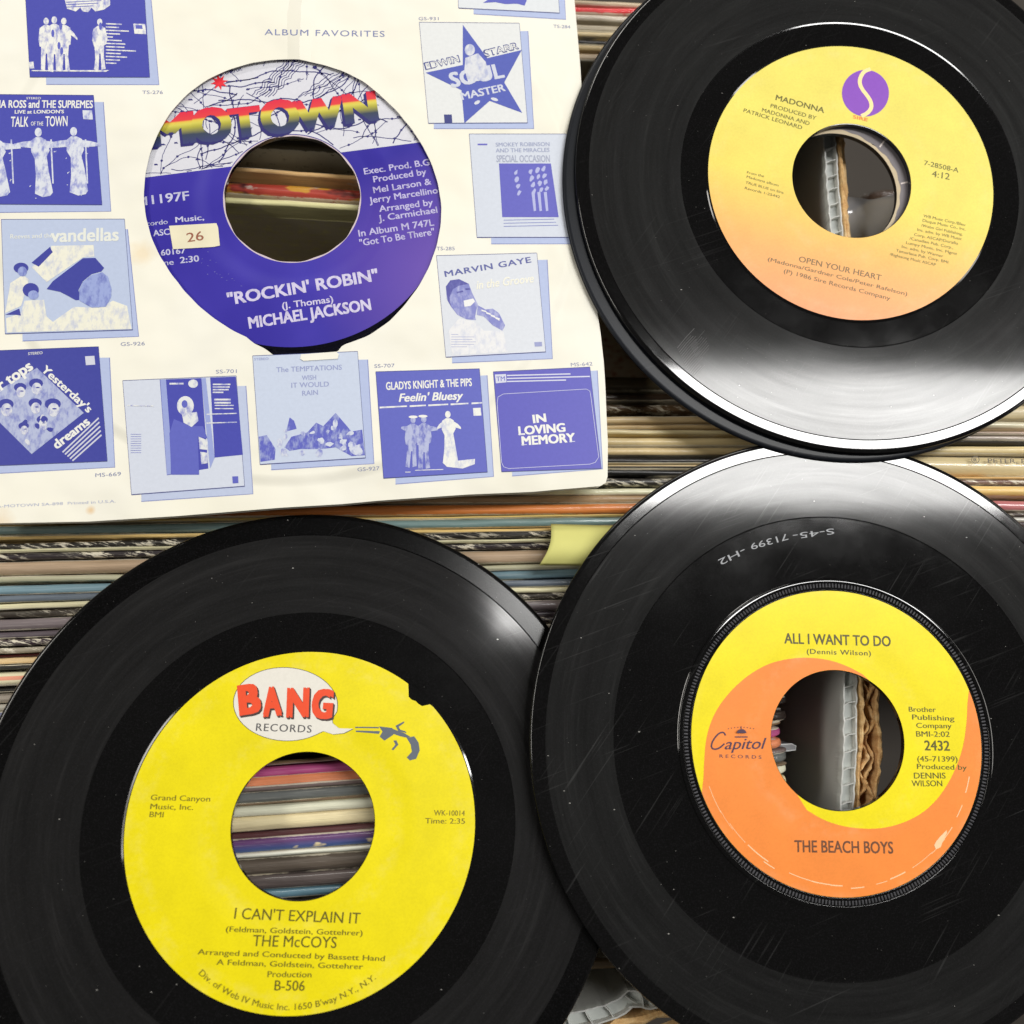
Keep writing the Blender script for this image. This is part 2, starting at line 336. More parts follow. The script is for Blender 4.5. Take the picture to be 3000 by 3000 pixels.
# ================================================================== LP jackets
def jacket_mat(name, col, style='plain', col2=None, gloss=.3, t_mm=3, seed=0., edge=(.74, .68, .54)):
    m, t, p = nt(name); v = coords(t)
    sp = node(t, 'ShaderNodeSeparateXYZ'); t.links.new(v, sp.inputs[0])
    def nz(sc, s, det=3, rough=.55):
        mp = node(t, 'ShaderNodeMapping'); t.links.new(v, mp.inputs[0]); mp.inputs['Scale'].default_value = sc; mp.inputs['Location'].default_value = (seed, seed*1.7, 0)
        return noise(t, mp.outputs[0], s, det, rough)
    streak = nz((1, 16, 5), 22)
    dk = tuple(x*.78 for x in col[:3])+(1,); lt = tuple(min(.95, x*1.1+.005) for x in col[:3])+(1,)
    cc = mix(t, ramp(t, streak, [(.3, BW(0)), (.7, BW(1))]), dk, lt)
    fine = nz((1, 70, 20), 40, 4, .7); cc = mix(t, mth(t, 'MULTIPLY', ramp(t, fine, [(.5, BW(0)), (.62, BW(1))]), .38), cc, tuple(x*.5 for x in col[:3])+(1,)); cc = mix(t, mth(t, 'MULTIPLY', ramp(t, fine, [(.3, BW(1)), (.42, BW(0))]), .22), cc, (.8, .76, .66, 1))
    yy = mth(t, 'DIVIDE', sp.outputs[1], t_mm*MM)       # -0.5 .. 0.5 across the spine
    if style == 'band' and col2:
        f = ramp(t, mth(t, 'ADD', yy, .5), [(0, BW(0)), (.33, BW(0)), (.37, BW(1)), (.62, BW(1)), (.66, BW(0))])
        cc = mix(t, f, cc, col2)
    if style == 'half' and col2:
        f = ramp(t, mth(t, 'ADD', yy, .5), [(.42, BW(1)), (.5, BW(0))]); cc = mix(t, f, cc, col2)
    if style == 'fade' and col2:
        f = ramp(t, mth(t, 'ADD', yy, .5), [(.15, BW(1)), (.7, BW(0))]); cc = mix(t, f, cc, col2)
        fl = mth(t, 'MULTIPLY', ramp(t, nz((1.2, 3, 1), 120, 2), [(.6, BW(0)), (.66, BW(1))]), ramp(t, mth(t, 'ADD', yy, .5), [(.1, BW(0)), (.2, BW(1)), (.45, BW(1)), (.55, BW(0))]))
        cc = mix(t, fl, cc, (.8, .66, .4, 1))
    if style == 'photo':
        a = nz((1, 3, 1), 75, 2); bq = nz((1, 2, 1), 110, 3)
        cc = mix(t, ramp(t, a, [(.52, BW(0)), (.58, BW(1))]), cc, (.62, .30, .03, 1))
        cc = mix(t, ramp(t, bq, [(.6, BW(0)), (.64, BW(1))]), cc, (.55, .42, .36, 1))
        cc = mix(t, ramp(t, nz((1, 2, 1), 60, 3), [(.58, BW(0)), (.66, BW(1))]), cc, (.02, .008, .012, 1))
    # worn paper showing through: heavy on 'worn', only along the folds otherwise
    mp = node(t, 'ShaderNodeMapping'); t.links.new(v, mp.inputs[0]); mp.inputs['Rotation'].default_value = (0, 0, .3); mp.inputs['Location'].default_value = (seed*.3, seed, 0)
    mq = node(t, 'ShaderNodeMapping'); t.links.new(mp.outputs[0], mq.inputs[0]); mq.inputs['Scale'].default_value = (.45, 2.4, 1)
    flk = noise(t, mq.outputs[0], 330, 5, .75)
    ed = ramp(t, mth(t, 'ABSOLUTE', yy), [(.36, BW(0)), (.5, BW(1))])
    if style == 'worn':
        f = mth(t, 'MULTIPLY', ramp(t, flk, [(.52, BW(0)), (.57, BW(1))]), ramp(t, nz((1, 1, 1), 60, 2), [(.36, BW(.1)), (.5, BW(1))])); cc = mix(t, mth(t, 'MULTIPLY', f, .95), cc, (*edge, 1))
    else:
        f = mth(t, 'MULTIPLY', ramp(t, mth(t, 'MULTIPLY', flk, ed), [(.3, BW(0)), (.4, BW(1))]), .85)
        cc = mix(t, f, cc, (*edge, 1))
    stain = nz((1, 1, 1), 14, 4)
    cc = mix(t, mth(t, 'MULTIPLY', ramp(t, stain, [(.5, BW(0)), (.8, BW(1))]), .3), cc, (.25, .17, .09, 1), 'MULTIPLY')
    t.links.new(cc, p.inputs['Base Color']); p.inputs['Roughness'].default_value = .5; p.inputs['Specular IOR Level'].default_value = .35
    p.inputs['Coat Weight'].default_value = min(1, gloss*1.4); p.inputs['Coat Roughness'].default_value = .13
    b = node(t, 'ShaderNodeBump'); b.inputs['Strength'].default_value = .55; b.inputs['Distance'].default_value = .00045
    t.links.new(mth(t, 'ADD', streak, mth(t, 'MULTIPLY', flk, .6)), b.inputs['Height']); t.links.new(b.outputs[0], p.inputs['Normal'])
    return m

def jacket(px, py, slope, tpx, col, z, label, group, style='plain', col2=None, gloss=.3, xr=2320, right=False, lean=0., squareness=.35, cat='record jacket'):
    """A standing 12 inch jacket: spine up. (px,py) a photo point on its spine, slope of the spine there, thickness in photo px."""
    rnd = random.Random(int(px*7+py*13)); z += rnd.uniform(-1.5, .2)
    P0 = atz(px, py, z); P1 = atz(px+400, py+400*slope, z); d = (P1-P0); d.z = 0; d.normalize()
    E_ = atz(xr, py+(xr-px)*slope, z); L = 314
    end = P0 + d*((E_-P0).dot(d)); start = end-d*L if not right else end; base = start+d*(L/2)
    T = tpx/FPX*(CAMZ-z)*(.94 if tpx > 16 else .97)
    m = Matrix((d, Vector((-d.y, d.x, 0)), Vector((0, 0, 1)))).transposed().to_4x4()
    m = Matrix.Translation(base*MM) @ m @ Matrix.Rotation(lean, 4, 'X')
    e = empty('record_jacket', m, label, cat, group)
    col = tuple(min(.88, x*q) for x, q in zip(col[:3], (1.2, 1.13, 1.0)))+(1,); col2 = col2 and tuple(min(.9, x*1.15) for x in col2[:3])+(1,)
    mat = jacket_mat('jacket_card', col, style, col2, gloss, T, rnd.uniform(0, 9))
    nx = 64; h = T/2; rr = min(h*.9, max(.5, T*squareness))
    prof = [(-h, -9), (-h, -rr), (-h+rr*.3, -rr*.32), (-h+rr*.85, -rr*.04)]
    prof += [(-h*.28, 0.02), (h*.28, 0.02)]
    prof += [(-y, zz) for y, zz in prof[:4][::-1]]
    ph = [rnd.uniform(0, 6.28) for _ in range(6)]
    def warp(x):
        wy = .22*math.sin(x*.021+ph[0])+.12*math.sin(x*.067+ph[1])+.05*math.sin(x*.31+ph[2])
        wz = .35*math.sin(x*.019+ph[3])+.12*math.sin(x*.11+ph[4])+.06*math.sin(x*.53+ph[5])+rnd.uniform(-.04, .04)
        q = L/2-abs(x); wz -= max(0, (5-q))**2*.16 if q < 5 else 0
        return wy, wz, (1 if q > 3 else .8+.2*q/3)
    sp = MB(); k = len(prof); vs = []; fs = []
    xs = [-L/2, -L/2+1, -L/2+2.5, -L/2+5]+[-L/2+8+(L-16)*i/(nx-1) for i in range(nx)]+[L/2-5, L/2-2.5, L/2-1, L/2]
    for x in xs:
        wy, wz, q = warp(x)
        vs += [(x, y*q+wy, zz+wz*(1 if zz > -5 else .6)) for y, zz in prof]
    for i in range(len(xs)-1):
        for j in range(k-1): fs.append((i*k+j, (i+1)*k+j, (i+1)*k+j+1, i*k+j+1))
    fs.append(tuple(range(k))); fs.append(tuple((len(xs)-1)*k+j for j in range(k))[::-1])
    sp.add(vs, fs); s = sp.build('spine', mat, e, smooth=True)
    cv = MB(); hb = h-.06
    cv.add([(-L/2, -hb, -310), (L/2, -hb, -310), (L/2, hb, -310), (-L/2, hb, -310), (-L/2, -hb, -8.6), (L/2, -hb, -8.6), (L/2, hb, -8.6), (-L/2, hb, -8.6)],
           [(0, 1, 5, 4), (1, 2, 6, 5), (2, 3, 7, 6), (3, 0, 4, 7), (0, 3, 2, 1), (4, 5, 6, 7)])
    cv.build('cover', mat, e)
    return e, T

G1 = 'LP jackets packed in the left box'
G2 = 'LP jackets packed in the right box'
J = jacket
# --- behind the sleeve, seen at the top edge
XT = 1720
for y, tp, rgb, st, c2, gl, lb in [
    (4, 17, (190, 176, 155), 'plain', None, .3, 'beige jacket spine at the very top edge, above the red spine'),
    (25, 24, (215, 48, 56), 'plain', None, .6, 'bright red jacket spine at the top between sleeve and black record'),
    (49, 21, (205, 198, 190), 'plain', None, .9, 'silvery white jacket spine directly below the bright red spine'),
    (75, 27, (160, 152, 136), 'plain', None, .3, 'grey beige jacket spine below the silvery one at the top'),
    (97, 15, (205, 190, 155), 'plain', None, .2, 'cream jacket spine just above the thin black spine at the top'),
    (122, 15, (26, 24, 26), 'plain', None, .3, 'thin black jacket spine at the top beside the sleeve edge'),
    (141, 19, (196, 178, 138), 'plain', None, .2, 'tan jacket spine directly below the thin black one at the top'),
    (165, 27, (170, 155, 136), 'plain', None, .2, 'grey tan jacket spine going under the sleeve edge near the top record')]:
    J(XT, y, .045, tp, c(*rgb), -9, lb, G1, st, c2, gl)
# --- seen through the hole of the record in the sleeve
J(850, 420, .06, 44, c(96, 88, 66), -10, 'dark olive jacket seen deep at the top of the hole in the sleeved record', G1)
J(850, 505, .066, 15, c(210, 175, 125), -6, 'thin tan jacket spine above the red patterned spine in the sleeve hole', G1)
J(850, 556, .063, 44, c(172, 62, 50), -6, 'red jacket spine with yellow and black picture print inside the sleeve hole', G1, 'photo', None, .6)
J(850, 595, .063, 21, c(246, 222, 176), -5, 'plain cream jacket spine directly below the red patterned one in the sleeve hole', G1)
J(850, 690, .06, 24, c(160, 76, 18), -34, 'brown jacket leaning in the gap below the cream spine in the sleeve hole', G1, lean=math.radians(-13))
# --- strip between sleeve and the right hand records
X1 = 1800
for y, tp, rgb, st, c2, gl, z, lb in [
    (1120, 50, (84, 76, 56), 'plain', None, .1, -10, 'wide dark olive jacket spine in shadow under the double record'),
    (1161, 24, (60, 46, 34), 'plain', None, .1, -9, 'dark brown jacket spine just below the wide olive one in shadow'),
    (1192, 22, (92, 72, 50), 'worn', None, .1, -9, 'worn brown jacket spine in shadow above the cream spines'),
    (1230, 21, (205, 185, 148), 'plain', None, .2, -7, 'topmost cream jacket spine right of the sleeve corner'),
    (1250, 13, (190, 168, 128), 'plain', None, .2, -7, 'very thin tan jacket spine between two cream spines'),
    (1266, 14, (225, 210, 170), 'plain', None, .3, -6, 'thin bright cream jacket spine below the very thin tan one'),
    (1291, 28, (212, 195, 152), 'plain', None, .2, -6, 'cream jacket spine in the middle of the stack right of the sleeve'),
    (1321, 25, (206, 188, 146), 'plain', None, .2, -6, 'lowest cream jacket spine above the broad black ones'),
    (1346, 18, (22, 20, 20), 'plain', None, .2, -6, 'black jacket spine directly below the lowest cream spine'),
    (1365, 12, (215, 200, 165), 'half', c(30, 28, 26), .2, -6, 'thin half cream half black jacket spine near the sleeve corner'),
    (1385, 20, (20, 19, 20), 'plain', None, .2, -6, 'black jacket spine above the flecked one beside the sleeve corner'),
    (1409, 24, (34, 30, 28), 'worn', None, .2, -6, 'black jacket spine with torn white flecks at the sleeve corner')]:
    J(X1, y, .0, tp, c(*rgb), z-(5 if y < 1215 else 3.5), lb, G1, st, c2, gl)
# --- between sleeve and the lower records
X2 = 1400
SL_ = [
    (1438, 21, 0, (232, 224, 200), 'plain', None, .4, -8, 'white cream jacket spine along the lower edge of the printed sleeve'),
    (1461, 23, -.004, (172, 146, 116), 'plain', None, .2, -8, 'taupe jacket spine between the white cream and orange spines'),
    (1492, 32, -.006, (204, 124, 62), 'plain', None, .3, -8, 'orange brown jacket spine below the sleeve'),
    (1513, 8, -.01, (230, 200, 130), 'plain', None, .2, -8, 'hair thin yellow cream jacket edge between orange and teal spines'),
    (1532, 27, -.016, (108, 136, 142), 'plain', None, .8, -9, 'glossy teal grey jacket spine just above the yellow note'),
    (1553, 12, -.018, (222, 194, 132), 'plain', None, .2, -9, 'thin straw coloured jacket spine touching the top of the yellow note'),
    (1570, 20, -.02, (30, 27, 25), 'worn', None, .2, -9, 'upper black jacket spine with frayed flecks left of the yellow note'),
    (1586, 10, -.02, (232, 222, 192), 'plain', None, .2, -9, 'thin white jacket spine between two frayed black ones'),
    (1600, 20, -.022, (44, 38, 44), 'worn', None, .2, -10, 'lower black jacket spine with frayed flecks left of the yellow note'),
    (1632, 40, -.024, (176, 156, 136), 'plain', None, .5, -10, 'wide pale taupe jacket spine ending behind the yellow note'),
    (1663, 18, -.026, (176, 178, 158), 'plain', None, .3, -10, 'pale green grey jacket spine above the sky blue one'),
    (1687, 28, -.03, (116, 148, 168), 'plain', None, .5, -11, 'sky blue jacket spine left of the lower records'),
    (1713, 22, -.03, (96, 108, 126), 'plain', None, .4, -11, 'slate blue jacket spine directly below the sky blue one'),
    (1734, 17, -.03, (232, 220, 190), 'plain', None, .2, -12, 'cream jacket spine below the slate blue one'),
    (1753, 20, -.032, (52, 46, 40), 'worn', None, .2, -12, 'dark jacket spine with white frays below the cream spine'),
    (1781, 34, -.035, (112, 104, 112), 'plain', None, .7, -12, 'wide shiny purple grey jacket spine at the left'),
    (1807, 19, -.038, (94, 86, 98), 'plain', None, .7, -13, 'narrow purple grey jacket spine under the wide one'),
    (1827, 20, -.04, (46, 32, 44), 'worn', None, .3, -13, 'dark plum jacket spine with one torn patch'),
    (1846, 17, -.042, (150, 144, 132), 'worn', None, .2, -13, 'grey jacket spine scuffed white along its length'),
    (1862, 11, -.044, (70, 20, 18), 'plain', None, .2, -14, 'thin dark red jacket spine above the peach one'),
    (1873, 20, -.045, (236, 196, 154), 'plain', None, .3, -14, 'peach jacket spine at the left edge'),
    (1894, 14, -.046, (28, 24, 22), 'plain', None, .2, -15, 'black strip filling the shaded gap between the peach and the striped spine'),  # dark strip set in for the shade of a gap
    (1921, 40, -.048, (234, 218, 192), 'band', c(222, 150, 122), .3, -14, 'thick cream jacket spine with a salmon stripe at the left edge'),
    (1950, 13, -.05, (24, 22, 20), 'plain', None, .2, -15, 'black jacket spine directly below the striped cream spine'),
    (1973, 27, -.052, (150, 144, 138), 'plain', None, .4, -15, 'grey taupe jacket spine beside the left edge of the yellow label record'),
    (1997, 18, -.054, (178, 176, 172), 'plain', None, .5, -15, 'pale grey jacket spine beside the left edge of the yellow label record'),
    (2023, 30, -.056, (104, 110, 150), 'plain', None, .6, -15, 'lavender blue jacket spine, lowest coloured one at the left edge'),
    (2048, 17, -.06, (60, 56, 50), 'worn', None, .3, -16, 'black and white frayed jacket spine, lowest at the left edge')]
for y, tp, sl, rgb, st, c2, gl, z, lb in SL_: J(X2, y, sl, tp, c(*rgb), z, lb, G1, st, c2, gl)
# --- seen through the hole of the yellow label record
X3 = 900
for y, tp, rgb, st, c2, gl, z, lb in [
    (2160, 24, (26, 22, 20), 'plain', None, .2, -20, 'black jacket spine at the very top of the hole in the yellow label record'),
    (2200, 30, (40, 30, 26), 'plain', None, .2, -24, 'dark brown jacket spine near the top of the hole in the yellow label record'),
    (2226, 11, (150, 126, 100), 'plain', None, .2, -22, 'thin taupe jacket spine above the magenta one'),
    (2253, 27, (178, 78, 140), 'plain', None, .4, -24, 'magenta jacket spine seen through the yellow label record'),
    (2282, 29, (222, 138, 100), 'plain', None, .4, -20, 'salmon orange jacket spine directly below the magenta one'),
    (2303, 14, (120, 106, 108), 'plain', None, .4, -20, 'thin mauve grey jacket spine below the salmon one'),
    (2326, 30, (104, 110, 114), 'plain', None, .5, -20, 'slate grey jacket spine above the off white one'),
    (2345, 8, (132, 116, 98), 'plain', None, .2, -20, 'hair thin brown jacket edge above the off white spine'),
    (2364, 28, (232, 226, 212), 'plain', None, .3, -18, 'off white jacket spine through the yellow label record'),
    (2402, 45, (226, 212, 178), 'plain', None, .2, -18, 'widest cream jacket spine through the yellow label record'),
    (2435, 20, (84, 48, 54), 'plain', None, .3, -20, 'maroon jacket spine directly below the widest cream one'),
    (2467, 40, (96, 62, 118), 'fade', c(70, 96, 150), .4, -19, 'purple to blue jacket spine with yellow motifs through the record hole'),
    (2498, 13, (236, 232, 222), 'plain', None, .2, -19, 'thin pure white jacket spine below the purple and blue one'),
    (2530, 46, (96, 88, 82), 'plain', None, .4, -22, 'wide dark taupe jacket spine near the bottom of the record hole'),
    (2577, 42, (92, 84, 86), 'plain', None, .4, -22, 'grey brown jacket spine above the steel blue one'),
    (2612, 26, (96, 134, 158), 'plain', None, .6, -22, 'steel blue jacket spine at the bottom of the record hole')]:
    J(X3, y, -.074, tp, c(*rgb), z*.45+1.5, lb, G1, st, c2, gl, xr=2318 if 'magenta' not in lb else 2300)
J(1800, 2822, -.03, 34, c(138, 118, 88), -13, 'olive brown jacket standing against the front wall of the left box', G1)
# --- right hand box
X4 = 2950
for y, tp, rgb, st, c2, gl, lb in [
    (1168, 22, (196, 184, 156), 'plain', None, .2, 'beige jacket spine highest at the right edge, meeting the top record'),
    (1205, 48, (214, 204, 174), 'plain', None, .2, 'wide beige jacket spine second from the top at the right edge'),
    (1245, 22, (226, 218, 196), 'plain', None, .5, 'cream jacket spine above the pinkish white one at the right edge'),
    (1267, 10, (220, 204, 198), 'plain', None, .5, 'thin pinkish white jacket spine at the right edge'),
    (1281, 14, (186, 178, 176), 'plain', None, .9, 'silver grey glossy jacket spine above the dark one at the right edge'),
    (1296, 12, (48, 44, 38), 'plain', None, .2, 'thin dark jacket spine above the straw one at the right edge'),
    (1316, 27, (226, 206, 160), 'plain', None, .2, 'straw cream jacket spine above the lettered spine'),
    (1364, 64, (208, 196, 160), 'half', c(196, 178, 136), .4, 'widest jacket spine at the right, cream with printed capital lettering'),
    (1401, 8, (218, 182, 126), 'plain', None, .2, 'hair thin tan jacket edge below the lettered spine'),
    (1413, 15, (120, 96, 90), 'worn', None, .3, 'frayed brown and white jacket spine below the lettered spine'),
    (1438, 33, (216, 186, 120), 'plain', None, .2, 'yellow tan water stained jacket spine at the right edge'),
    (1480, 34, (178, 108, 116), 'plain', None, .8, 'dusty pink shiny jacket spine at the right edge'),
    (1505, 14, (58, 44, 42), 'worn', None, .3, 'dark jacket spine directly below the dusty pink one'),
    (1520, 14, (196, 198, 200), 'plain', None, .6, 'pale silver jacket spine below the pink and dark ones'),
    (1536, 15, (70, 60, 66), 'worn', None, .3, 'dark frayed jacket spine lowest but one at the right edge'),
    (1553, 15, (150, 146, 150), 'plain', None, .4, 'grey jacket spine lowest at the right edge')]:
    e, T = J(X4, y, .012, tp, c(*rgb), -1.5 if tp < 60 else -1, lb, G2, st, c2, gl, xr=2600, right=True)
    if tp == 64:
        pl = Plane(e.matrix_world.translation/MM+Vector((0, 0, .5)), (0, 0, 1)); pl.o = Vector((pl.o.x, pl.o.y, e.matrix_world.translation.z/MM+1.0)); pl.m = Matrix.Translation(pl.o*MM); mb = MB()
        inv = e.matrix_world.inverted() @ pl.m
        text(mb, pl, 'PETER, PAUL', (2894, 1356), (3062, 1359), 14, .12, .01)
        text(mb, pl, 'R', (2852, 1352), (2862, 1352), 10, .12, .02)
        mb.strip([pl.loc(*q) for q in ell(2857, 1347, 11, 10, 20)+[(2868, 1347)]], .22, .12)
        o = mb.build('spine_lettering', ink((84, 72, 54)), e); o.matrix_local = inv
J(2950, 560, -.02, 30, c(60, 40, 26), -120, 'dark brown jacket low in the right box under the double record', G2, xr=2560, right=True, lean=.2)
J(2950, 700, -.02, 26, c(120, 84, 40), -110, 'ochre jacket low in the right box under the double record', G2, xr=2560, right=True, lean=.25)

# ================================================================== boxes: corrugated plastic and torn cardboard
def poly_plastic(name, tl):
    m, t, p = nt(name); p.inputs['Base Color'].default_value = (.90, .90, .87, 1); p.inputs['Roughness'].default_value = .35
    tr = node(t, 'ShaderNodeBsdfTranslucent'); tr.inputs[0].default_value = (.72, .73, .70, 1); ms = node(t, 'ShaderNodeMixShader')
    ms.inputs[0].default_value = tl; t.links.new(p.outputs[0], ms.inputs[1]); t.links.new(tr.outputs[0], ms.inputs[2])
    t.links.new(ms.outputs[0], t.nodes['Material Output'].inputs[0]); return m
PLA = poly_plastic('corrugated_plastic', .5)
PLC = poly_plastic('pale_cell_floor', .2); PLC.node_tree.nodes['Principled BSDF'].inputs['Base Color'].default_value = (.60, .63, .60, 1)  # pale tone stands for light inside the translucent cells
def corrugated(path, thick, z_of, pitch, parent, depth=300):
    """path: list of (x,y) mm of the inner liner, outer liner lies to its right-hand normal."""
    P = [Vector((x, y)) for x, y in path]; seg = [0]
    for a, b in zip(P, P[1:]): seg.append(seg[-1]+(b-a).length)
    def at(s):
        s = max(0, min(seg[-1], s))
        for i in range(len(P)-1):
            if s <= seg[i+1]: 
                d = (P[i+1]-P[i]).normalized(); return P[i]+d*(s-seg[i]), Vector((d.y, -d.x))
        return P[-1], Vector((0, 0))
    rnd = random.Random(3); N = int(seg[-1]/(pitch/4)); lin_in, lin_out = [], []
    jit = [rnd.uniform(-1, 1) for _ in range(N+8)]
    def liner(off0, off1, name):
        mb = MB(); vs = []; fs = []
        for i in range(N+1):
            s = seg[-1]*i/N; q, n = at(s)
            bul = .10*math.sin(2*math.pi*s/pitch)*(1 if off0 < 1 else -1)+.10*jit[i]
            zt = z_of(s)+.35*jit[(i*3) % N]*.5
            a = q+n*(off0+bul); b = q+n*(off1+bul)
            vs += [(a.x, a.y, zt), (b.x, b.y, zt), (b.x-n.x*bul, b.y-n.y*bul, zt-6), (a.x-n.x*bul, a.y-n.y*bul, zt-6), (a.x-n.x*bul, a.y-n.y*bul, zt-depth), (b.x-n.x*bul, b.y-n.y*bul, zt-depth)]
        for i in range(N):
            o = i*6; w2 = o+6
            fs += [(o, o+1, w2+1, w2), (o+1, o+2, w2+2, w2+1), (o+2, o+5, w2+5, w2+2), (o+3, o, w2, w2+3), (o+4, o+3, w2+3, w2+4)]
        mb.add(vs, fs); return mb.build(name, PLA, parent, smooth=False)
    liner(0, .42, 'inner_liner'); liner(thick-.42, thick, 'outer_liner')
    mb = MB(); vs = []; fs = []
    for i in range(N+1):
        s = seg[-1]*i/N; q, n = at(s); a = q+n*.4; b = q+n*(thick-.4); vs += [(a.x, a.y, z_of(s)-2.2), (b.x, b.y, z_of(s)-2.2)]
    mb.add(vs, [(2*i, 2*i+1, 2*i+3, 2*i+2) for i in range(N)]); mb.build('added_cell_floor', PLC, parent)  # added floor, makes the open cells look lit through
    k = int(seg[-1]/pitch)
    for i in range(k):
        mb = MB(); s = (i+.3+.08*jit[i])*pitch; q, n = at(s); q2, n2 = at(s+pitch*.28); z = z_of(s)-.15
        a = q+n*.3; b = q2+n2*(thick-.3); d = (b-a).normalized(); h = Vector((-d.y, d.x))*.13; m_ = (a+b)/2+h*(2.2 if i % 2 else -1)
        vs = []
        for pnt in (a, m_, b): vs += [(pnt.x-h.x, pnt.y-h.y, z), (pnt.x+h.x, pnt.y+h.y, z), (pnt.x-h.x, pnt.y-h.y, z-depth+10), (pnt.x+h.x, pnt.y+h.y, z-depth+10)]
        fs = []
        for j in (0, 4): fs += [(j, j+1, j+5, j+4), (j, j+4, j+6, j+2), (j+1, j+3, j+7, j+5)]
        mb.add(vs, fs); mb.build('flute', PLA, parent)
ZW = -2.6
WALL = [(2428, -60), (2400, 300), (2412, 400), (2424, 560), (2436, 700), (2462, 1300), (2472, 1990), (2470, 2200), (2458, 2400), (2448, 2830)]
wp = [atz(x, y, ZW).xy for x, y in WALL]
box = empty('plastic_box_wall', Matrix.Identity(4), 'white corrugated plastic side wall running under the two right hand records', 'box wall')
corrugated([tuple(p) for p in wp][::-1], -0+4.1, lambda s: ZW+.3*math.sin(s*.05), 4.75, box)
FW = [(1450, 2992), (1680, 2990), (1760, 2970), (1800, 2955), (1838, 2925), (1880, 2925), (1915, 2930), (2010, 2895), (2200, 2890), (2400, 2880)]
fp = [atz(x, y-24, -9).xy for x, y in FW]
fp = [tuple(p) for p in [atz(-600, 2975, -9).xy, atz(800, 2970, -9).xy]+fp]
fbox = empty('plastic_box_front', Matrix.Identity(4), 'white corrugated plastic front wall with a bent rim at the bottom of the picture', 'box wall')
corrugated(fp, 4.6, lambda s: -9+.8*math.sin(s*.03), 5.6, fbox)

def card_mat():
    m, t, p = nt('torn_cardboard'); v = coords(t)
    mp = node(t, 'ShaderNodeMapping'); t.links.new(v, mp.inputs[0]); mp.inputs['Scale'].default_value = (1, 1, .25)
    n1 = noise(t, mp.outputs[0], 260, 6, .7); n2 = noise(t, v, 40, 4)
    cc = ramp(t, n1, [(.25, c(160, 104, 54)), (.5, c(222, 182, 124)), (.8, c(246, 222, 176))])
    cc = mix(t, mth(t, 'MULTIPLY', ramp(t, n2, [(.5, BW(0)), (.75, BW(1))]), .6), cc, c(150, 84, 44))
    t.links.new(cc, p.inputs['Base Color']); p.inputs['Roughness'].default_value = .9
    b = node(t, 'ShaderNodeBump'); b.inputs['Strength'].default_value = .8; b.inputs['Distance'].default_value = .0006
    t.links.new(n1, b.inputs['Height']); t.links.new(b.outputs[0], p.inputs['Normal']); return m
CARD = card_mat()
def ribbon(mb, pts, th, z_of, rnd, depth=290):
    n = len(pts); vs = []; fs = []
    for i, (x, y) in enumerate(pts):
        a = pts[max(0, i-1)]; b = pts[min(n-1, i+1)]; dx, dy = b[0]-a[0], b[1]-a[1]; q = math.hypot(dx, dy) or 1
        nx_, ny = -dy/q, dx/q; w2 = th*(.5+rnd.uniform(-.15, .25)); z = z_of(i)
        vs += [(x-nx_*w2, y-ny*w2, z-.5), (x-nx_*w2*.4, y-ny*w2*.4, z), (x+nx_*w2*.4, y+ny*w2*.4, z+rnd.uniform(-.4, .2)), (x+nx_*w2, y+ny*w2, z-.5), (x-nx_*w2, y-ny*w2, z-depth), (x+nx_*w2, y+ny*w2, z-depth)]
    for i in range(n-1):
        o = i*6; w2 = o+6
        fs += [(o, o+1, w2+1, w2), (o+1, o+2, w2+2, w2+1), (o+2, o+3, w2+3, w2+2), (o+4, o, w2, w2+4), (o+3, o+5, w2+5, w2+3)]
    mb.add(vs, fs)
cb = empty('torn_cardboard_wall', Matrix.Identity(4), 'torn brown cardboard side with split layers beside the white plastic box wall', 'cardboard box')
def wallx(ypx):
    for (x0, y0), (x1, y1) in zip(WALL, WALL[1:]):
        if y0 <= ypx <= y1: return x0+(x1-x0)*(ypx-y0)/(y1-y0)
    return WALL[-1][0]
rnd = random.Random(11)
def layer(base, amp, wl, th, name, zoff, zr, ph, grow):
    pts = []; ys = list(range(300, 2800, 9)) if wl < 200 else list(range(300, 2800, 14))
    for y in ys:
        g_ = grow(y); x = wallx(y)+44+base*g_+amp*g_*math.sin(2*math.pi*y/wl+ph)+rnd.uniform(-1.6, 1.6)*g_
        pts.append(tuple(atz(x, y, ZW-1).xy))
    zs = []; zc = 0
    for i in pts: zc = .85*zc+rnd.uniform(-zr, zr); zs.append(ZW+zoff+zc)
    mb = MB(); ribbon(mb, pts, th, lambda i: zs[i], rnd); return mb.build(name, CARD, cb)
gr = lambda y: .12 if y < 800 else (.12+.88*(y-800)/1100 if y < 1900 else 1)
layer(9, 3, 230, 1.1, 'inner_paper_layer', -1, .35, 0, gr)
layer(24, 11, 92, .75, 'torn_flute_layer', -1.5, .6, 1, gr)
layer(44, 11, 118, .8, 'torn_middle_layer', -2, .6, 2.4, gr)
layer(64, 6, 310, 1.0, 'outer_paper_layer', -1.2, .4, .5, gr)
layer(16, 1, 400, 1.6, 'cardboard_edge', -2.5, .3, .5, lambda y: 1 if y < 900 else .5)
fc = empty('brown_cardboard_front', Matrix.Identity(4), 'stained orange brown cardboard panel outside the plastic front wall', 'cardboard box')
mb = MB(); pts = [(p[0]+1, p[1]-8.0-(1.4*math.sin(i*2.2))) for i, p in enumerate(fp)]
ribbon(mb, pts, 2.2, lambda i: -10, rnd, 280); mb.build('upright_panel', CARD, fc)
mb = MB(); q = [(p[0]+1, p[1]-9.8) for p in fp]
mb.add([(x, y, -11) for x, y in q]+[(x, y-60, -40) for x, y in q], [(i, i+len(q), i+len(q)+1, i+1) for i in range(len(q)-1)]); mb.build('folded_flap', CARD, fc)

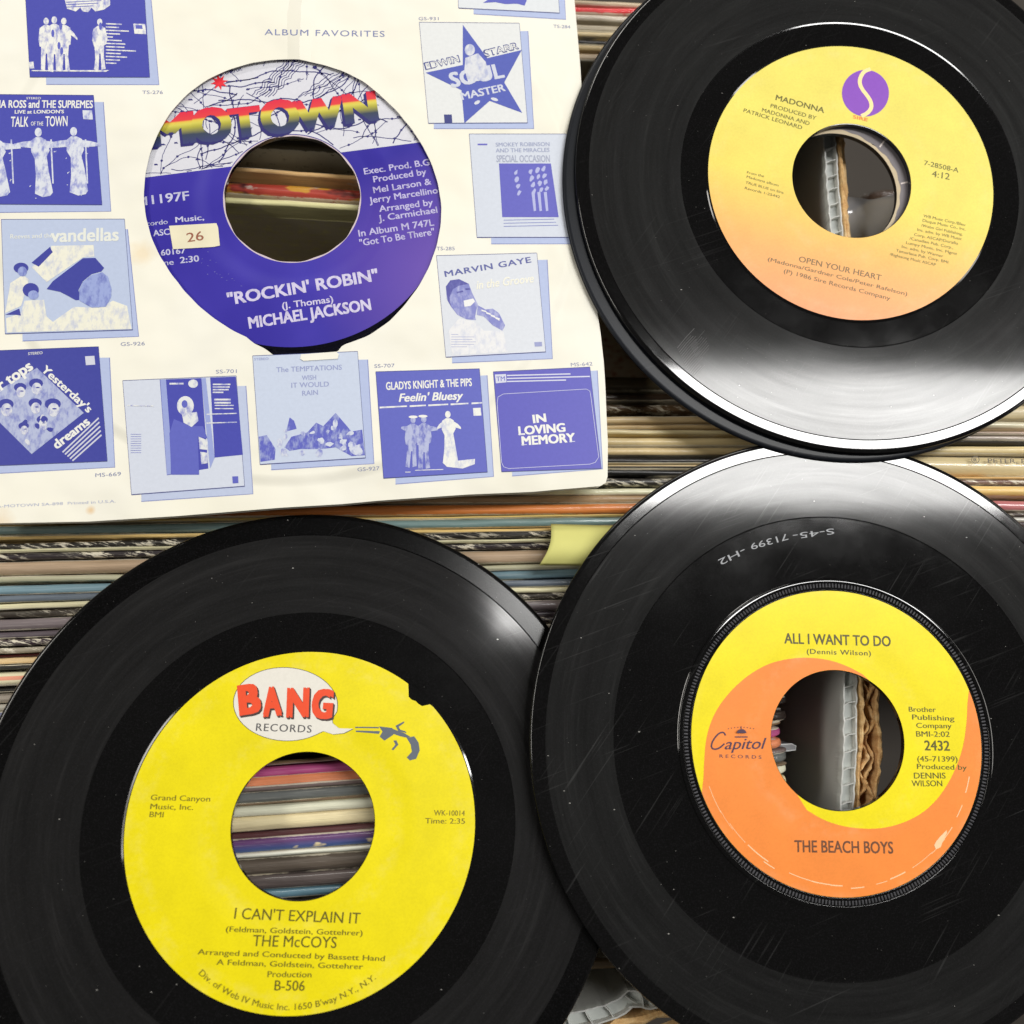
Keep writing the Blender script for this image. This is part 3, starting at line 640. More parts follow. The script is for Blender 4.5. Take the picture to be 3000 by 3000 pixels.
# clear plastic outer sleeves
gmat, t, p = nt('clear_plastic_film'); p.inputs['Base Color'].default_value = (.62, .63, .66, 1); p.inputs['Roughness'].default_value = .14; p.inputs['Specular IOR Level'].default_value = .9
p.inputs['Alpha'].default_value = .62
ps = empty('plastic_outer_sleeve', Matrix.Identity(4), 'shiny clear plastic sleeve bulging in the hole of the top record', 'plastic sleeve')
mb = MB(); vs = []; NX, NY = 18, 16
for j in range(NY+1):
    for i in range(NX+1):
        u, v_ = i/NX, j/NY; P_ = atz(2484+170*u, 568+150*v_+6*math.sin(u*5), -11); a = v_*math.pi*.62
        vs.append((P_.x, P_.y-1*v_*2, -13+5*math.sin(a)-18*v_*v_+.8*math.sin(u*9+v_*3)))
mb.add(vs, [(j*(NX+1)+i, j*(NX+1)+i+1, (j+1)*(NX+1)+i+1, (j+1)*(NX+1)+i) for j in range(NY) for i in range(NX)])
mb.build('film', gmat, ps, smooth=True)
ps2 = empty('plastic_outer_sleeve', Matrix.Identity(4), 'grey plastic sleeve corner at the left of the hole in the swirl label record', 'plastic sleeve')
mb = MB(); a = [atz(*ZL(*q_), -21) for q_ in ((-120, 1005), (300, 985), (350, 1010), (345, 1060), (-120, 1110))]
mb.prism([(p_.x, p_.y) for p_ in a], -45, -21); mb.build('film', gmat, ps2)
mb = MB(); mb.strip([(p_.x, p_.y) for p_ in (a[0], a[1], a[2], a[3], a[4])], .35, -20.9); mb.build('film_edge', ink((225, 228, 228)), ps2)

# ================================================================== yellow sticky note
sm = paper('sticky_note_paper', c(216, 213, 130), .7, .2, .04)
sn = empty('sticky_note', Matrix.Identity(4), 'pale yellow paper note sticking up between the spines beside the swirl label record', 'paper note')
mb = MB(); vs = []; NX, NY = 16, 14
TL, TR, BRr, BLl = ZK(757, 446), ZK(1330, 462), ZK(1250, 742), ZK(676, 740)
for j in range(NY+1):
    for i in range(NX+1):
        u, v_ = i/NX, j/NY
        z = -6+5.2*math.sin(v_*math.pi*.75)-1.0*v_*v_
        l = (TL[0]+(BLl[0]-TL[0])*v_+14*math.sin(v_*math.pi), TL[1]+(BLl[1]-TL[1])*v_); r = (TR[0]+(BRr[0]-TR[0])*v_, TR[1]+(BRr[1]-TR[1])*v_)
        P_ = atz(l[0]+(r[0]-l[0])*u, l[1]+(r[1]-l[1])*u, z); vs.append(tuple(P_))
mb.add(vs, [(j*(NX+1)+i, (j+1)*(NX+1)+i, (j+1)*(NX+1)+i+1, j*(NX+1)+i+1) for j in range(NY) for i in range(NX)])
o = mb.build('sheet', sm, sn, smooth=True); md = o.modifiers.new('thickness', 'SOLIDIFY'); md.thickness = .0001

# ================================================================== printed paper sleeve with its record
SP = Plane(tuple(atz(855, 583, 3)), (0, 0, 1))
sleeve = empty('paper_record_sleeve', SP.m, 'cream paper singles sleeve printed all over with small blue album covers', 'record sleeve')
def sleeve_mat():
    m, t, p = nt('sleeve_paper'); v = coords(t)
    n1 = noise(t, v, 12, 5, .6); n2 = noise(t, v, 1100, 2)
    cc = mix(t, ramp(t, n1, [(.3, BW(0)), (.75, BW(1))]), c(238, 234, 216), c(243, 241, 231))
    def spot(px, py, r, col, k):
        x, y = SP.loc(px, py); g_ = node(t, 'ShaderNodeVectorMath', operation='DISTANCE'); t.links.new(v, g_.inputs[0]); g_.inputs[1].default_value = (x*MM, y*MM, 0)
        d = mth(t, 'ADD', g_.outputs['Value'], mth(t, 'MULTIPLY', mth(t, 'SUBTRACT', noise(t, v, 300, 3), .5), r*MM*.8))
        return mix(t, mth(t, 'MULTIPLY', ramp(t, mth(t, 'DIVIDE', d, r*MM), [(.2, BW(1)), (1, BW(0))]), k), cc, col)
    cc = spot(*ZC(515, 1535), 1.6, c(226, 178, 104), .6); cc = spot(*ZC(0, 1600), 4.5, c(224, 190, 140), .4); cc = spot(*ZC(800, 80), 5, c(232, 206, 160), .5)
    t.links.new(cc, p.inputs['Base Color']); p.inputs['Roughness'].default_value = .55; p.inputs['Specular IOR Level'].default_value = .35
    # creases and gentle cockle
    b = node(t, 'ShaderNodeBump'); b.inputs['Strength'].default_value = .5; b.inputs['Distance'].default_value = .017
    b2 = node(t, 'ShaderNodeBump'); b2.inputs['Strength'].default_value = .15; b2.inputs['Distance'].default_value = .0001
    g_ = node(t, 'ShaderNodeVectorMath', operation='DISTANCE'); t.links.new(v, g_.inputs[0]); g_.inputs[1].default_value = (0, 0, 0)
    mr = node(t, 'ShaderNodeMapRange', interpolation_type='SMOOTHSTEP'); t.links.new(g_.outputs['Value'], mr.inputs[0]); mr.inputs[1].default_value = .0845; mr.inputs[2].default_value = .0885
    spx = node(t, 'ShaderNodeSeparateXYZ'); t.links.new(v, spx.inputs[0])
    cr = mth(t, 'ADD', mth(t, 'MULTIPLY', spx.outputs[0], 1.0), mth(t, 'MULTIPLY', noise(t, v, 30, 3), .006)); cd = mth(t, 'ABSOLUTE', mth(t, 'ADD', cr, -.004))
    mc = node(t, 'ShaderNodeMapRange'); t.links.new(cd, mc.inputs[0]); mc.inputs[1].default_value = 0; mc.inputs[2].default_value = .004; mc.inputs[3].default_value = .12; mc.inputs[4].default_value = 0
    up = mth(t, 'MULTIPLY', mc.outputs[0], ramp(t, mth(t, 'MULTIPLY', spx.outputs[1], 14), [(.3, BW(0)), (.75, BW(1))]))
    hgt = mth(t, 'ADD', mth(t, 'ADD', noise(t, v, 16, 3), mth(t, 'MULTIPLY', mr.outputs[0], -.10)), up)
    t.links.new(hgt, b.inputs['Height']); t.links.new(n2, b2.inputs['Height'])
    t.links.new(b.outputs[0], b2.inputs['Normal']); t.links.new(b2.outputs[0], p.inputs['Normal']); return m
SM = sleeve_mat()
OUT = [(-95, 1536), (0, 1533), (259, 1528), (517, 1512), (828, 1487), (1000, 1477), (1107, 1467), (1366, 1449), (1560, 1441), (1625, 1435), (1700, 1429), (1758, 1424), (1774, 1415), (1780, 1396),
       (1781, 1300), (1777, 1218), (1774, 1140), (1769, 1062), (1760, 980), (1749, 907), (1735, 780), (1722, 600), (1712, 400), (1700, 192), (1683, 0), (1662, -260), (-60, -250)]
TORN = {}
HOLE = [(848,52),(985,50),(1100,75),(1250,120),(1380,185),(1500,285),(1630,420),(1730,560),(1800,700),(1842,850),(1855,960),(1840,1120),(1800,1260),(1740,1390),(1650,1520),(1540,1640),(1400,1735),(1268,1782),(1242,1800),(1222,1832),(1120,1850),(1000,1862),(900,1862),(838,1852),(785,1812),(700,1768),(680,1745),(600,1706),(480,1630),(345,1515),(250,1405),(170,1290),(110,1180),(70,1060),(48,940),(45,860),(56,740),(90,600),(140,485),(185,405),(250,322),(335,240),(455,160),(600,100),(720,68)]
def hole_r(a):
    global _hp
    if '_hp' not in globals():
        q = [SP.loc(*ZE(*p_)) for p_ in HOLE]; q = sorted((math.atan2(y-HC[1], x-HC[0]) % (2*math.pi), math.hypot(x-HC[0], y-HC[1])) for x, y in q)
        _hp = [(q[-1][0]-2*math.pi, q[-1][1])]+q+[(q[0][0]+2*math.pi, q[0][1])]
    a = a % (2*math.pi)
    for (a0, r0), (a1, r1) in zip(_hp, _hp[1:]):
        if a0 <= a <= a1: k = (a-a0)/(a1-a0+1e-9); return r0+(r1-r0)*k+.04*math.sin(a*41)
    return 45
def hole_r_old(a):
    d = math.degrees(a) % 360; r = 44.9
    if 250 < d < 287: r = 47.3 + .35*math.sin(d*1.9)
    elif 246 <= d <= 250: r = 44.9+2.2*(d-246)/4
    elif 287 <= d <= 290: r = 44.9+2.2*(290-d)/3
    r += .07*math.sin(d*.9); return r*(1+.036*math.sin(a)**2)
HC = SP.loc(857, 600)
HC = (HC[0]+.15, HC[1]-.1)
def sheet(name, z, rfun, outline, mat, th=.14):
    """flat paper sheet with a round die cut hole: outline polygon bridged to the hole"""
    bm = bmesh.new(); n = 200
    o_ = [bm.verts.new((x*MM, y*MM, z*MM)) for x, y in outline]
    hh = [bm.verts.new(((HC[0]+rfun(2*math.pi*i/n)*math.cos(2*math.pi*i/n))*MM, (HC[1]+rfun(2*math.pi*i/n)*math.sin(2*math.pi*i/n))*MM, z*MM)) for i in range(n)]
    ed = [bm.edges.new((a, b)) for L_ in (o_, hh) for a, b in zip(L_, L_[1:]+L_[:1])]
    bmesh.ops.triangle_fill(bm, use_beauty=True, edges=ed)
    bmesh.ops.recalc_face_normals(bm, faces=bm.faces)
    if sum(f.normal.z for f in bm.faces) < 0: bmesh.ops.reverse_faces(bm, faces=bm.faces)
    me = bpy.data.meshes.new(name); bm.to_mesh(me); bm.free(); ob = link(name, me, mat, sleeve)
    md = ob.modifiers.new('thickness', 'SOLIDIFY'); md.thickness = th*MM; md.offset = -1
    return ob
sheet('front_sheet', 0, hole_r, [SP.loc(*q_) for q_ in OUT], SM)
sheet('back_sheet', -2.6, lambda a: 45.4+.15*math.sin(a*9), [(x*.997-.1, y*.998-.25) for x, y in [SP.loc(*q_) for q_ in OUT]], SM)
BLUE = (66, 70, 170); MIDB = (92, 98, 188); DKB = (54, 60, 154); LTB = (176, 188, 222); PALE = (206, 212, 226); LINE = (60, 66, 128); PAP = (226, 228, 228)
def pic(zf, fr, sh, fill, lb=None, line=True):
    """one small printed album cover: drop shadow, filled square, thin frame"""
    mb = MB(); ppoly(mb, SP, zf, sh, .03, 0); ppoly(mb, SP, zf, fr, .06, 1)
    if line:
        pstrip(mb, SP, zf, [fr[0], fr[1]], .16, .085, 2); pstrip(mb, SP, zf, [fr[2], fr[3]], .26, .085, 2); pstrip(mb, SP, zf, [fr[3], fr[0]], .1, .085, 2)
        pstrip(mb, SP, zf, [fr[1], fr[2]], .1, .085, 2)
    # darker outer lip of the drop shadow
    pstrip(mb, SP, zf, sh[1:4], .22, .045, 3)
    return mb.build('album_picture', [ink(LTB if fill != PALE else (186, 196, 222)), ink(fill), ink(LINE), ink((120, 130, 190))], sleeve)
# figures: plain generic silhouettes
def person_fig(mb, zf, x, y, h, mi=0, lean=0, robe=False, arms=None, z=.1, rnd=random.Random(5)):
    w_ = h*.14
    def q_(a, b): return (x+a*w_+lean*b*h, y+b*h)
    ppoly(mb, SP, zf, [(px+lean*.06*h, py) for px, py in ell(x, y+.07*h, w_*.36, h*.065, 14)], z, mi)
    if robe: body = [(-.3, .14), (-.8, .19), (-.95, .35), (-.6, .45), (-.7, .7), (-1.0, .95), (-.2, 1), (.6, .98), (.95, .93), (.7, .6), (.6, .42), (.9, .33), (.75, .18), (.25, .14)]
    else: body = [(-.25, .14), (-.85, .2), (-1.0, .42), (-.8, .55), (-.65, .55), (-.65, .78), (-.75, .98), (-.15, 1), (-.05, .68), (.12, .68), (.25, .99), (.8, .97), (.62, .72), (.65, .52), (.9, .5), (1.0, .38), (.8, .19), (.25, .14)]
    ppoly(mb, SP, zf, [q_(a*rnd.uniform(.92, 1.08), b) for a, b in body], z, mi)
    for dx, dy in (arms or []):
        s = 1 if dx > 0 else -1
        ppoly(mb, SP, zf, [q_(s*.6, .19), q_(s*.7+dx*.5, .2+dy*.5-.02), q_(dx+s*.6, .2+dy-.015), q_(dx+s*.6, .2+dy+.02), q_(s*.7+dx*.5, .24+dy*.5+.02), q_(s*.6, .3)], z, mi)
def bars(mb, zf, x, y, wds, dy, h, slope=0, mi=0, z=.1, align=0):
    for i, w_ in enumerate(wds):
        x0 = x-(w_ if align == 1 else w_/2 if align == 2 else 0); yy = y+i*dy
        ppoly(mb, SP, zf, [(x0, yy), (x0+w_, yy+slope*w_), (x0+w_, yy+slope*w_+h), (x0, yy+h)], z, mi)
def let(parent, items, col, name='picture_lettering', z=.11):
    mb = MB()
    for it in items:
        txt, A, B, h = it[:4]; kw = it[4] if len(it) > 4 else {}
        text(mb, SP, txt, A, B, h, z, **kw)
    return mb.build(name, ink(col), parent)
W = (232, 232, 226)
# 1 top left: group in white suits
p1 = pic(ZA, [(138, -130), (812, -130), (848, 438), (170, 437)], [(235, -90), (848, -80), (900, 480), (262, 478)], BLUE)
mb = MB(); ppoly(mb, SP, ZA, [(352, -60), (620, -60), (625, 30), (590, 55), (540, 66), (520, 45), (500, 70), (470, 66), (455, 45), (430, 66), (380, 50)], .1)
for x, y, h, a in ((262, 100, 300, []), (308, 92, 318, []), (362, 100, 305, [(1.2, .2)]), (565, 105, 295, [(-.4, .1)])): person_fig(mb, ZA, x, y, h, arms=a)
bars(mb, ZA, 600, 132, [90, 75, 130, 80, 40, 90, 110, 105, 170, 85, 120, 80, 60], 18.5, 7, .04)
ppoly(mb, SP, ZA, [(755, 135), (822, 137), (828, 195), (762, 192)], .1); ppoly(mb, SP, ZA, [(165, 352), (190, 350), (195, 388), (168, 390)], .1); ppoly(mb, SP, ZA, [(180, 398), (620, 398), (600, 408), (180, 404)], .1)
mb.build('figures', ink(W, .5, tone=(104, 112, 198, .8)), p1)
mb = MB(); ppoly(mb, SP, ZA, [(768, 143), (805, 144), (809, 165), (770, 164)], .13); bars(mb, ZA, 375, 12, [200, 180, 150], 14, 4, -.05, z=.13)
for x, y in ((300, 190), (335, 260), (345, 150), (570, 150), (350, 290)): ppoly(mb, SP, ZA, ell(x, y, 9, 22, 10), .13)
mb.build('figure_shading', ink(MIDB), p1)
# 2 left: three singers with outstretched arms
p2 = pic(ZA, [(-112, 534), (530, 540), (578, 1160), (-60, 1156)], [(-20, 570), (585, 578), (628, 1196), (-30, 1203)], BLUE)
mb = MB()
for x, y, h in ((-30, 735, 380), (215, 722, 395), (415, 718, 390)): person_fig(mb, ZA, x, y, h, robe=True, arms=[(-2.0, .05), (2.0, .06)], lean=.1)
for x in (60, 285, 480): ppoly(mb, SP, ZA, [(x, 790), (x+9, 790), (x+20, 1040), (x+12, 1040)], .1)
rq = random.Random(8)
for k in range(26): 
    x, y = rq.choice([(235, 960), (430, 950), (0, 980)]); x += rq.uniform(-70, 70); y += rq.uniform(-120, 160); ppoly(mb, SP, ZA, [(x, y), (x+rq.uniform(6, 26), y+rq.uniform(-8, 8)), (x+3, y+7)], .1)
ppoly(mb, SP, ZA, [(468, 625), (522, 626), (527, 678), (472, 676)], .1)
mb.build('figures', ink((214, 218, 228), .5, tone=(104, 112, 198, .8)), p2)
let(p2, [('DIANA ROSS and THE SUPREMES', ZA(-100, 610), ZA(525, 612), 24, dict(bold=.03)), ('LIVE at LONDON\'S', ZA(85, 644), ZA(362, 642), 11, dict(bold=.03)),
         ('TALK', ZA(62, 718), ZA(160, 718), 32, dict(bold=.02)), ('OF THE', ZA(176, 712), ZA(245, 712), 13), ('TOWN', ZA(258, 716), ZA(382, 714), 32, dict(bold=.02)), ('STEREO', ZA(150, 563), ZA(232, 563), 7)], W)
# 3 left middle: pale picture with heads
p3 = pic(ZC, [(8, -110), (705, -112), (752, 515), (30, 538)], [(120, -60), (722, -55), (785, 552), (128, 578)], (184, 196, 222))
mb = MB()
ppoly(mb, SP, ZC, [(290, 40), (530, 35), (535, 100), (470, 105), (265, 245), (180, 160), (290, 75)], .1)
for pts in ([(60, 250), (130, 205), (165, 230), (150, 290), (120, 380), (30, 420)], [(140, 350), (250, 345), (265, 440), (300, 470), (420, 385), (560, 390), (640, 350), (720, 380), (745, 510), (40, 530), (35, 450), (120, 420)]): ppoly(mb, SP, ZC, pts, .1)
mb.build('figures', ink((232, 230, 214), .5, tone=(170, 180, 216, .6)), p3)
mb = MB()
for pts in (ell(120, 165, 42, 30, 18), ell(175, 290, 46, 40, 18), [(180, 135), (285, 45), (290, 60), (300, 75), (220, 158)], [(265, 285), (300, 240), (470, 110), (540, 108), (590, 165), (575, 185), (520, 200), (470, 240), (445, 290), (460, 345), (430, 348), (380, 320), (340, 300)], [(30, 430), (110, 395), (120, 435), (90, 430)]): ppoly(mb, SP, ZC, pts, .13)
mb.build('dark_figure_areas', ink(DKB), p3)
mb = MB()
for pts in (ell(128, 185, 26, 28, 16), ell(190, 318, 30, 26, 16), [(470, 245), (520, 205), (580, 190), (612, 215), (632, 285), (630, 330), (600, 385), (520, 390), (450, 350), (450, 290)]): ppoly(mb, SP, ZC, pts, .15)
mb.build('light_figure_areas', ink((150, 164, 214), tone=(90, 98, 180, .7)), p3)
let(p3, [('vandellas', ZA(290, 1370), ZA(670, 1362), 40, dict(bold=.03)), ('Reeves and the', ZA(60, 1352), ZA(300, 1345), 14)], (226, 228, 220))
# 4 lower left: turned photograph with lettering round it
p4 = pic(ZC, [(-110, 636), (558, 610), (608, 1258), (-80, 1286)], [(-20, 670), (620, 672), (650, 1292), (-60, 1330)], DKB)
mb = MB(); ppoly(mb, SP, ZC, [(210, 730), (475, 985), (180, 1218), (-80, 960), (-80, 900)], .1, 0)
mb.build('tilted_photo', ink((176, 184, 214), tone=(96, 104, 186, .7)), p4)
mb = MB()
for (x, y, r) in ((205, 840, 40), (115, 860, 36), (35, 960, 44), (200, 950, 38), (300, 960, 46), (135, 1075, 30), (240, 1040, 32)): 
    ppoly(mb, SP, ZC, ell(x, y-r*.55, r*1.0, r*.7, 14), .12, 0); ppoly(mb, SP, ZC, ell(x+4, y+8, r*.72, r*.85, 16), .135, 1); ppoly(mb, SP, ZC, ell(x+10, y+2, r*.3, r*.1, 8), .15, 0)
for k in range(14):
    x = rq.uniform(90, 330); y = rq.uniform(1000, 1180)
    if x-90 < (1230-y)*1.4: ppoly(mb, SP, ZC, ell(x, y, 20, 13, 8, rq.uniform(0, 3), .3, rq), .155, k % 2)
mb.build('figures', [ink(DKB), ink((214, 216, 222), tone=(104, 112, 198, .8))], p4)
let(p4, [('four tops', ZC(-95, 930), ZC(190, 735), 32, dict(bold=.04)), ("Yesterday's", ZC(232, 745), ZC(498, 985), 22, dict(bold=.03)), ('dreams', ZC(325, 1190), ZC(512, 1045), 26, dict(bold=.04)), ('STEREO', ZC(160, 658), ZC(242, 652), 8)], W)
mb = MB()
for k in range(5): ppoly(mb, SP, ZC, [(352+k*14, 1205+k*12), (575+k*4-18, 1010+k*24), (580+k*4-18, 1017+k*24), (358+k*14, 1211+k*12)], .1)
ppoly(mb, SP, ZC, [(482, 665), (535, 662), (540, 712), (487, 715)], .1); mb.build('printed_lines', ink((204, 206, 220)), p4)
# 5 bottom: figure standing in a doorway
p5 = pic(ZC, [(695, 802), (1337, 775), (1385, 1400), (745, 1448)], [(805, 840), (1392, 832), (1432, 1443), (800, 1486)], PALE)
mb = MB(); ppoly(mb, SP, ZC, [(905, 797), (1140, 788), (1180, 1300), (945, 1338)], .1); ppoly(mb, SP, ZC, [(1190, 785), (1335, 780), (1375, 1222), (1215, 1238)], .1)
mb.build('dark_picture_areas', ink(BLUE), p5)
mb = MB(); ppoly(mb, SP, ZC, [(908, 797), (940, 796), (965, 1120), (968, 1330), (946, 1336)], .12); ppoly(mb, SP, ZC, [(1140, 788), (1165, 788), (1215, 1240), (1190, 1300)], .12)
mb.build('door_edges', ink((150, 162, 214)), p5)
mb = MB()
for pts in (ell(1050, 945, 48, 55, 18), [(1030, 990), (1115, 980), (1125, 1030), (1085, 1065), (1040, 1040)], [(1125, 1120), (1175, 1140), (1180, 1195), (1130, 1190)], [(1135, 1205), (1180, 1212), (1175, 1270), (1140, 1275)], ell(1094, 820, 28, 24, 16)): ppoly(mb, SP, ZC, pts, .14)
bars(mb, ZC, 1205, 820, [100, 96, 90, 60], 15, 8, 0, z=.14); bars(mb, ZC, 1212, 905, [95, 95], 18, 10, 0, z=.14); bars(mb, ZC, 1216, 940, [108, 106], 18, 6, 0, z=.14); bars(mb, ZC, 1170, 990, [172, 172], 50, 6, -.03, z=.14); bars(mb, ZC, 960, 815, [80], 12, 10, 0, z=.14)
bars(mb, ZC, 720, 940, [150], 12, 6, .02, z=.14)
mb.build('light_figure_areas', ink((222, 224, 224), tone=(104, 112, 198, .8)), p5)
mb = MB(); ppoly(mb, SP, ZC, [(985, 1020), (1080, 1060), (1150, 1060), (1175, 1130), (1120, 1120), (1128, 1335), (970, 1335), (960, 1100)], .13); ppoly(mb, SP, ZC, ell(1046, 935, 17, 22, 12), .16); ppoly(mb, SP, ZC, [(1315, 1345), (1348, 1343), (1350, 1382), (1318, 1384)], .13)
bars(mb, ZC, 740, 1105, [60]*9, 13, 2, 0, z=.13)
mb.build('standing_figure', ink(MIDB), p5)
# 6 bottom: people sitting on rocks
p6 = pic(ZC, [(1430, 662), (2024, 637), (2069, 1240), (1472, 1277)], [(1530, 690), (2081, 683), (2117, 1272), (1535, 1307)], (196, 206, 226))
mb = MB(); rq = random.Random(4)
ppoly(mb, SP, ZC, [(1465, 1120), (1510, 1110), (1560, 1190), (1555, 1250), (1475, 1262)], .1)
for pts in ([(1620, 1090), (1640, 1010), (1665, 1030), (1680, 1075)], [(1610, 1180), (1650, 1120), (1740, 1095), (1790, 1040), (1830, 1060), (1900, 985), (1930, 1020), (1990, 1090), (2050, 1080), (2066, 1225), (1990, 1230), (1900, 1180), (1820, 1190), (1700, 1190), (1640, 1200)]): ppoly(mb, SP, ZC, pts, .1)
mb.build('rocks', ink(MIDB, tone=(180, 190, 220, .75)), p6)
mb = MB()
for k in range(26):
    x = rq.uniform(1480, 2050); y = 1110+rq.uniform(-40, 110)
    if x > 1570 or y > 1190: ppoly(mb, SP, ZC, ell(x, y, rq.uniform(8, 22), rq.uniform(6, 24), 9, rq.uniform(0, 3), .3, rq), .12)
ppoly(mb, SP, ZC, ell(2015, 1195, 42, 28, 12, .5), .12); ppoly(mb, SP, ZC, ell(1898, 1045, 14, 24, 12), .12)
mb.build('figures', ink((206, 212, 226), tone=(104, 112, 198, .8)), p6)
let(p6, [('The TEMPTATIONS', ZC(1565, 755), ZC(1935, 740), 15), ('WISH', ZC(1710, 800), ZC(1790, 796), 14), ('IT WOULD', ZC(1650, 843), ZC(1862, 835), 15), ('RAIN', ZC(1712, 888), ZC(1800, 882), 15), ('STEREO', ZC(1440, 688), ZC(1520, 684), 7)], (150, 158, 200))
# 7 bottom: trio with hats
p7 = pic(ZD, [(388, 752), (975, 735), (1020, 1320), (432, 1355)], [(497, 800), (1018, 772), (1055, 1345), (500, 1388)], MIDB)
let(p7, [('GLADYS KNIGHT & THE PIPS', ZD(448, 855), ZD(932, 832), 23, dict(bold=.03)), ("Feelin' Bluesy", ZD(520, 922), ZD(882, 908), 24, dict(bold=.03, shear=.25))], W)
mb = MB()
for x0, x1 in ((410, 565), (580, 672), (685, 798), (812, 912), (930, 990)): ppoly(mb, SP, ZD, [(x0, 950-(x0-410)*.045), (x1, 950-(x1-410)*.045), (x1, 958-(x1-410)*.045), (x0, 960-(x0-410)*.045)], .1)
ppoly(mb, SP, ZD, [(938, 958), (982, 956), (986, 1000), (942, 1002)], .1)
person_fig(mb, ZD, 600, 1005, 290, mi=1, lean=-.05, arms=[(-1.0, .02)]); person_fig(mb, ZD, 660, 1000, 305, mi=1, arms=[(1.3, .05)]); person_fig(mb, ZD, 795, 972, 310, robe=True, lean=.06, arms=[(-.9, .12), (1.0, .12)])
for x, y in ((600, 1008), (655, 1004)): ppoly(mb, SP, ZD, ell(x, y, 26, 8, 14), .12, 0)
ppoly(mb, SP, ZD, [(765, 1265), (950, 1245), (948, 1275), (880, 1300), (790, 1290)], .1); bars(mb, ZD, 555, 1318, [30, 0], 10, 4, 0); bars(mb, ZD, 610, 1308, [160], 10, 4, -.03)
mb.build('figures', [ink(W, tone=(150, 160, 214, .6)), ink((176, 182, 216), tone=(84, 90, 186, .9))], p7)
# 8 bottom right: lettering only
p8 = pic(ZD, [(1053, 752), (1600, 725), (1665, 1300), (1100, 1318)], [(1160, 760), (1642, 745), (1672, 1302), (1160, 1342)], (88, 86, 184))
let(p8, [('IN', ZD(1282, 1042), ZD(1352, 1034), 24, dict(bold=.045)), ('LOVING', ZD(1200, 1110), ZD(1460, 1090), 25, dict(bold=.045)), ('MEMORY', ZD(1218, 1168), ZD(1515, 1148), 26, dict(bold=.045))], W)
mb = MB(); bars(mb, ZD, 1130, 770, [360, 470, 335], 17, 7, -.025)
for (x, y) in ((1200, 1110), (1218, 1168), (1430, 1095), (1490, 1150)): ppoly(mb, SP, ZD, [(x-6, y), (x+26, y-2), (x+26, y-6), (x-6, y-4)], .115)
loop = [(1110, 878), (1580, 850), (1600, 862), (1605, 890), (1650, 1235), (1630, 1265), (1600, 1275), (1140, 1300), (1112, 1290), (1100, 1265), (1075, 930), (1080, 895), (1110, 878)]
pstrip(mb, SP, ZD, loop, .14, .1)
ppoly(mb, SP, ZD, [(1062, 768), (1125, 765), (1128, 812), (1068, 818)], .1)
mb.build('printed_lines', ink((206, 208, 226)), p8)
mb = MB(); text(mb, SP, 'TM', ZD(1072, 806), ZD(1120, 803), 14, .12); mb.build('small_mark', ink(MIDB), p8)
# 9 right: laughing singer with lettering
p9 = pic(ZD, [(732, 95), (1300, 80), (1350, 640), (785, 670)], [(818, 130), (1358, 118), (1388, 678), (820, 702)], (214, 218, 226))
let(p9, [('MARVIN GAYE', ZD(782, 215), ZD(1268, 133), 18, dict(bold=.02, spacing=1.1))], (92, 98, 160))
let(p9, [('in the Groove', ZD(960, 285), ZD(1285, 245), 26, dict(shear=.3, bold=.02))], (236, 234, 220), 'script_lettering')
mb = MB()
ppoly(mb, SP, ZD, [(785, 270), (810, 235), (860, 228), (915, 255), (935, 310), (965, 370), (950, 440), (955, 460), (900, 455), (850, 430), (815, 385), (790, 340)], .1, 0)
ppoly(mb, SP, ZD, [(965, 375), (1010, 400), (1050, 395), (1085, 420), (1120, 490), (1105, 520), (1050, 490), (1000, 440), (960, 430)], .1, 0)
ppoly(mb, SP, ZD, [(785, 270), (810, 235), (860, 228), (915, 255), (860, 265), (825, 285), (805, 330), (815, 385), (795, 350)], .115, 1)
ppoly(mb, SP, ZD, [(885, 350), (940, 338), (950, 355), (925, 380), (890, 385)], .13, 2)
ppoly(mb, SP, ZD, [(845, 300), (880, 292), (884, 300), (848, 310)], .13, 1); ppoly(mb, SP, ZD, [(895, 280), (920, 280), (922, 288), (897, 290)], .13, 1)
for k in range(4): ppoly(mb, SP, ZD, [(985+k*26, 400+k*14), (1012+k*26, 408+k*14), (1016+k*24, 416+k*16), (988+k*26, 410+k*14)], .13, 2)
mb.build('figure', [ink((128, 132, 196), tone=(190, 194, 226, .7)), ink((84, 84, 160), tone=(120, 124, 190, .6)), ink((232, 232, 232))], p9)
mb = MB(); ppoly(mb, SP, ZD, [(860, 450), (950, 468), (1000, 520), (1110, 520), (1135, 640), (820, 660), (800, 520)], .09); mb.build('light_jacket', ink((228, 228, 230), tone=(196, 202, 222, .6)), p9)
mb = MB(); bars(mb, ZD, 815, 540, [40, 130, 120, 140, 130, 90], 14, 2.5, 0); ppoly(mb, SP, ZD, [(1285, 585), (1328, 583), (1330, 608), (1288, 610)], .1); mb.build('small_print', ink((150, 156, 200)), p9)
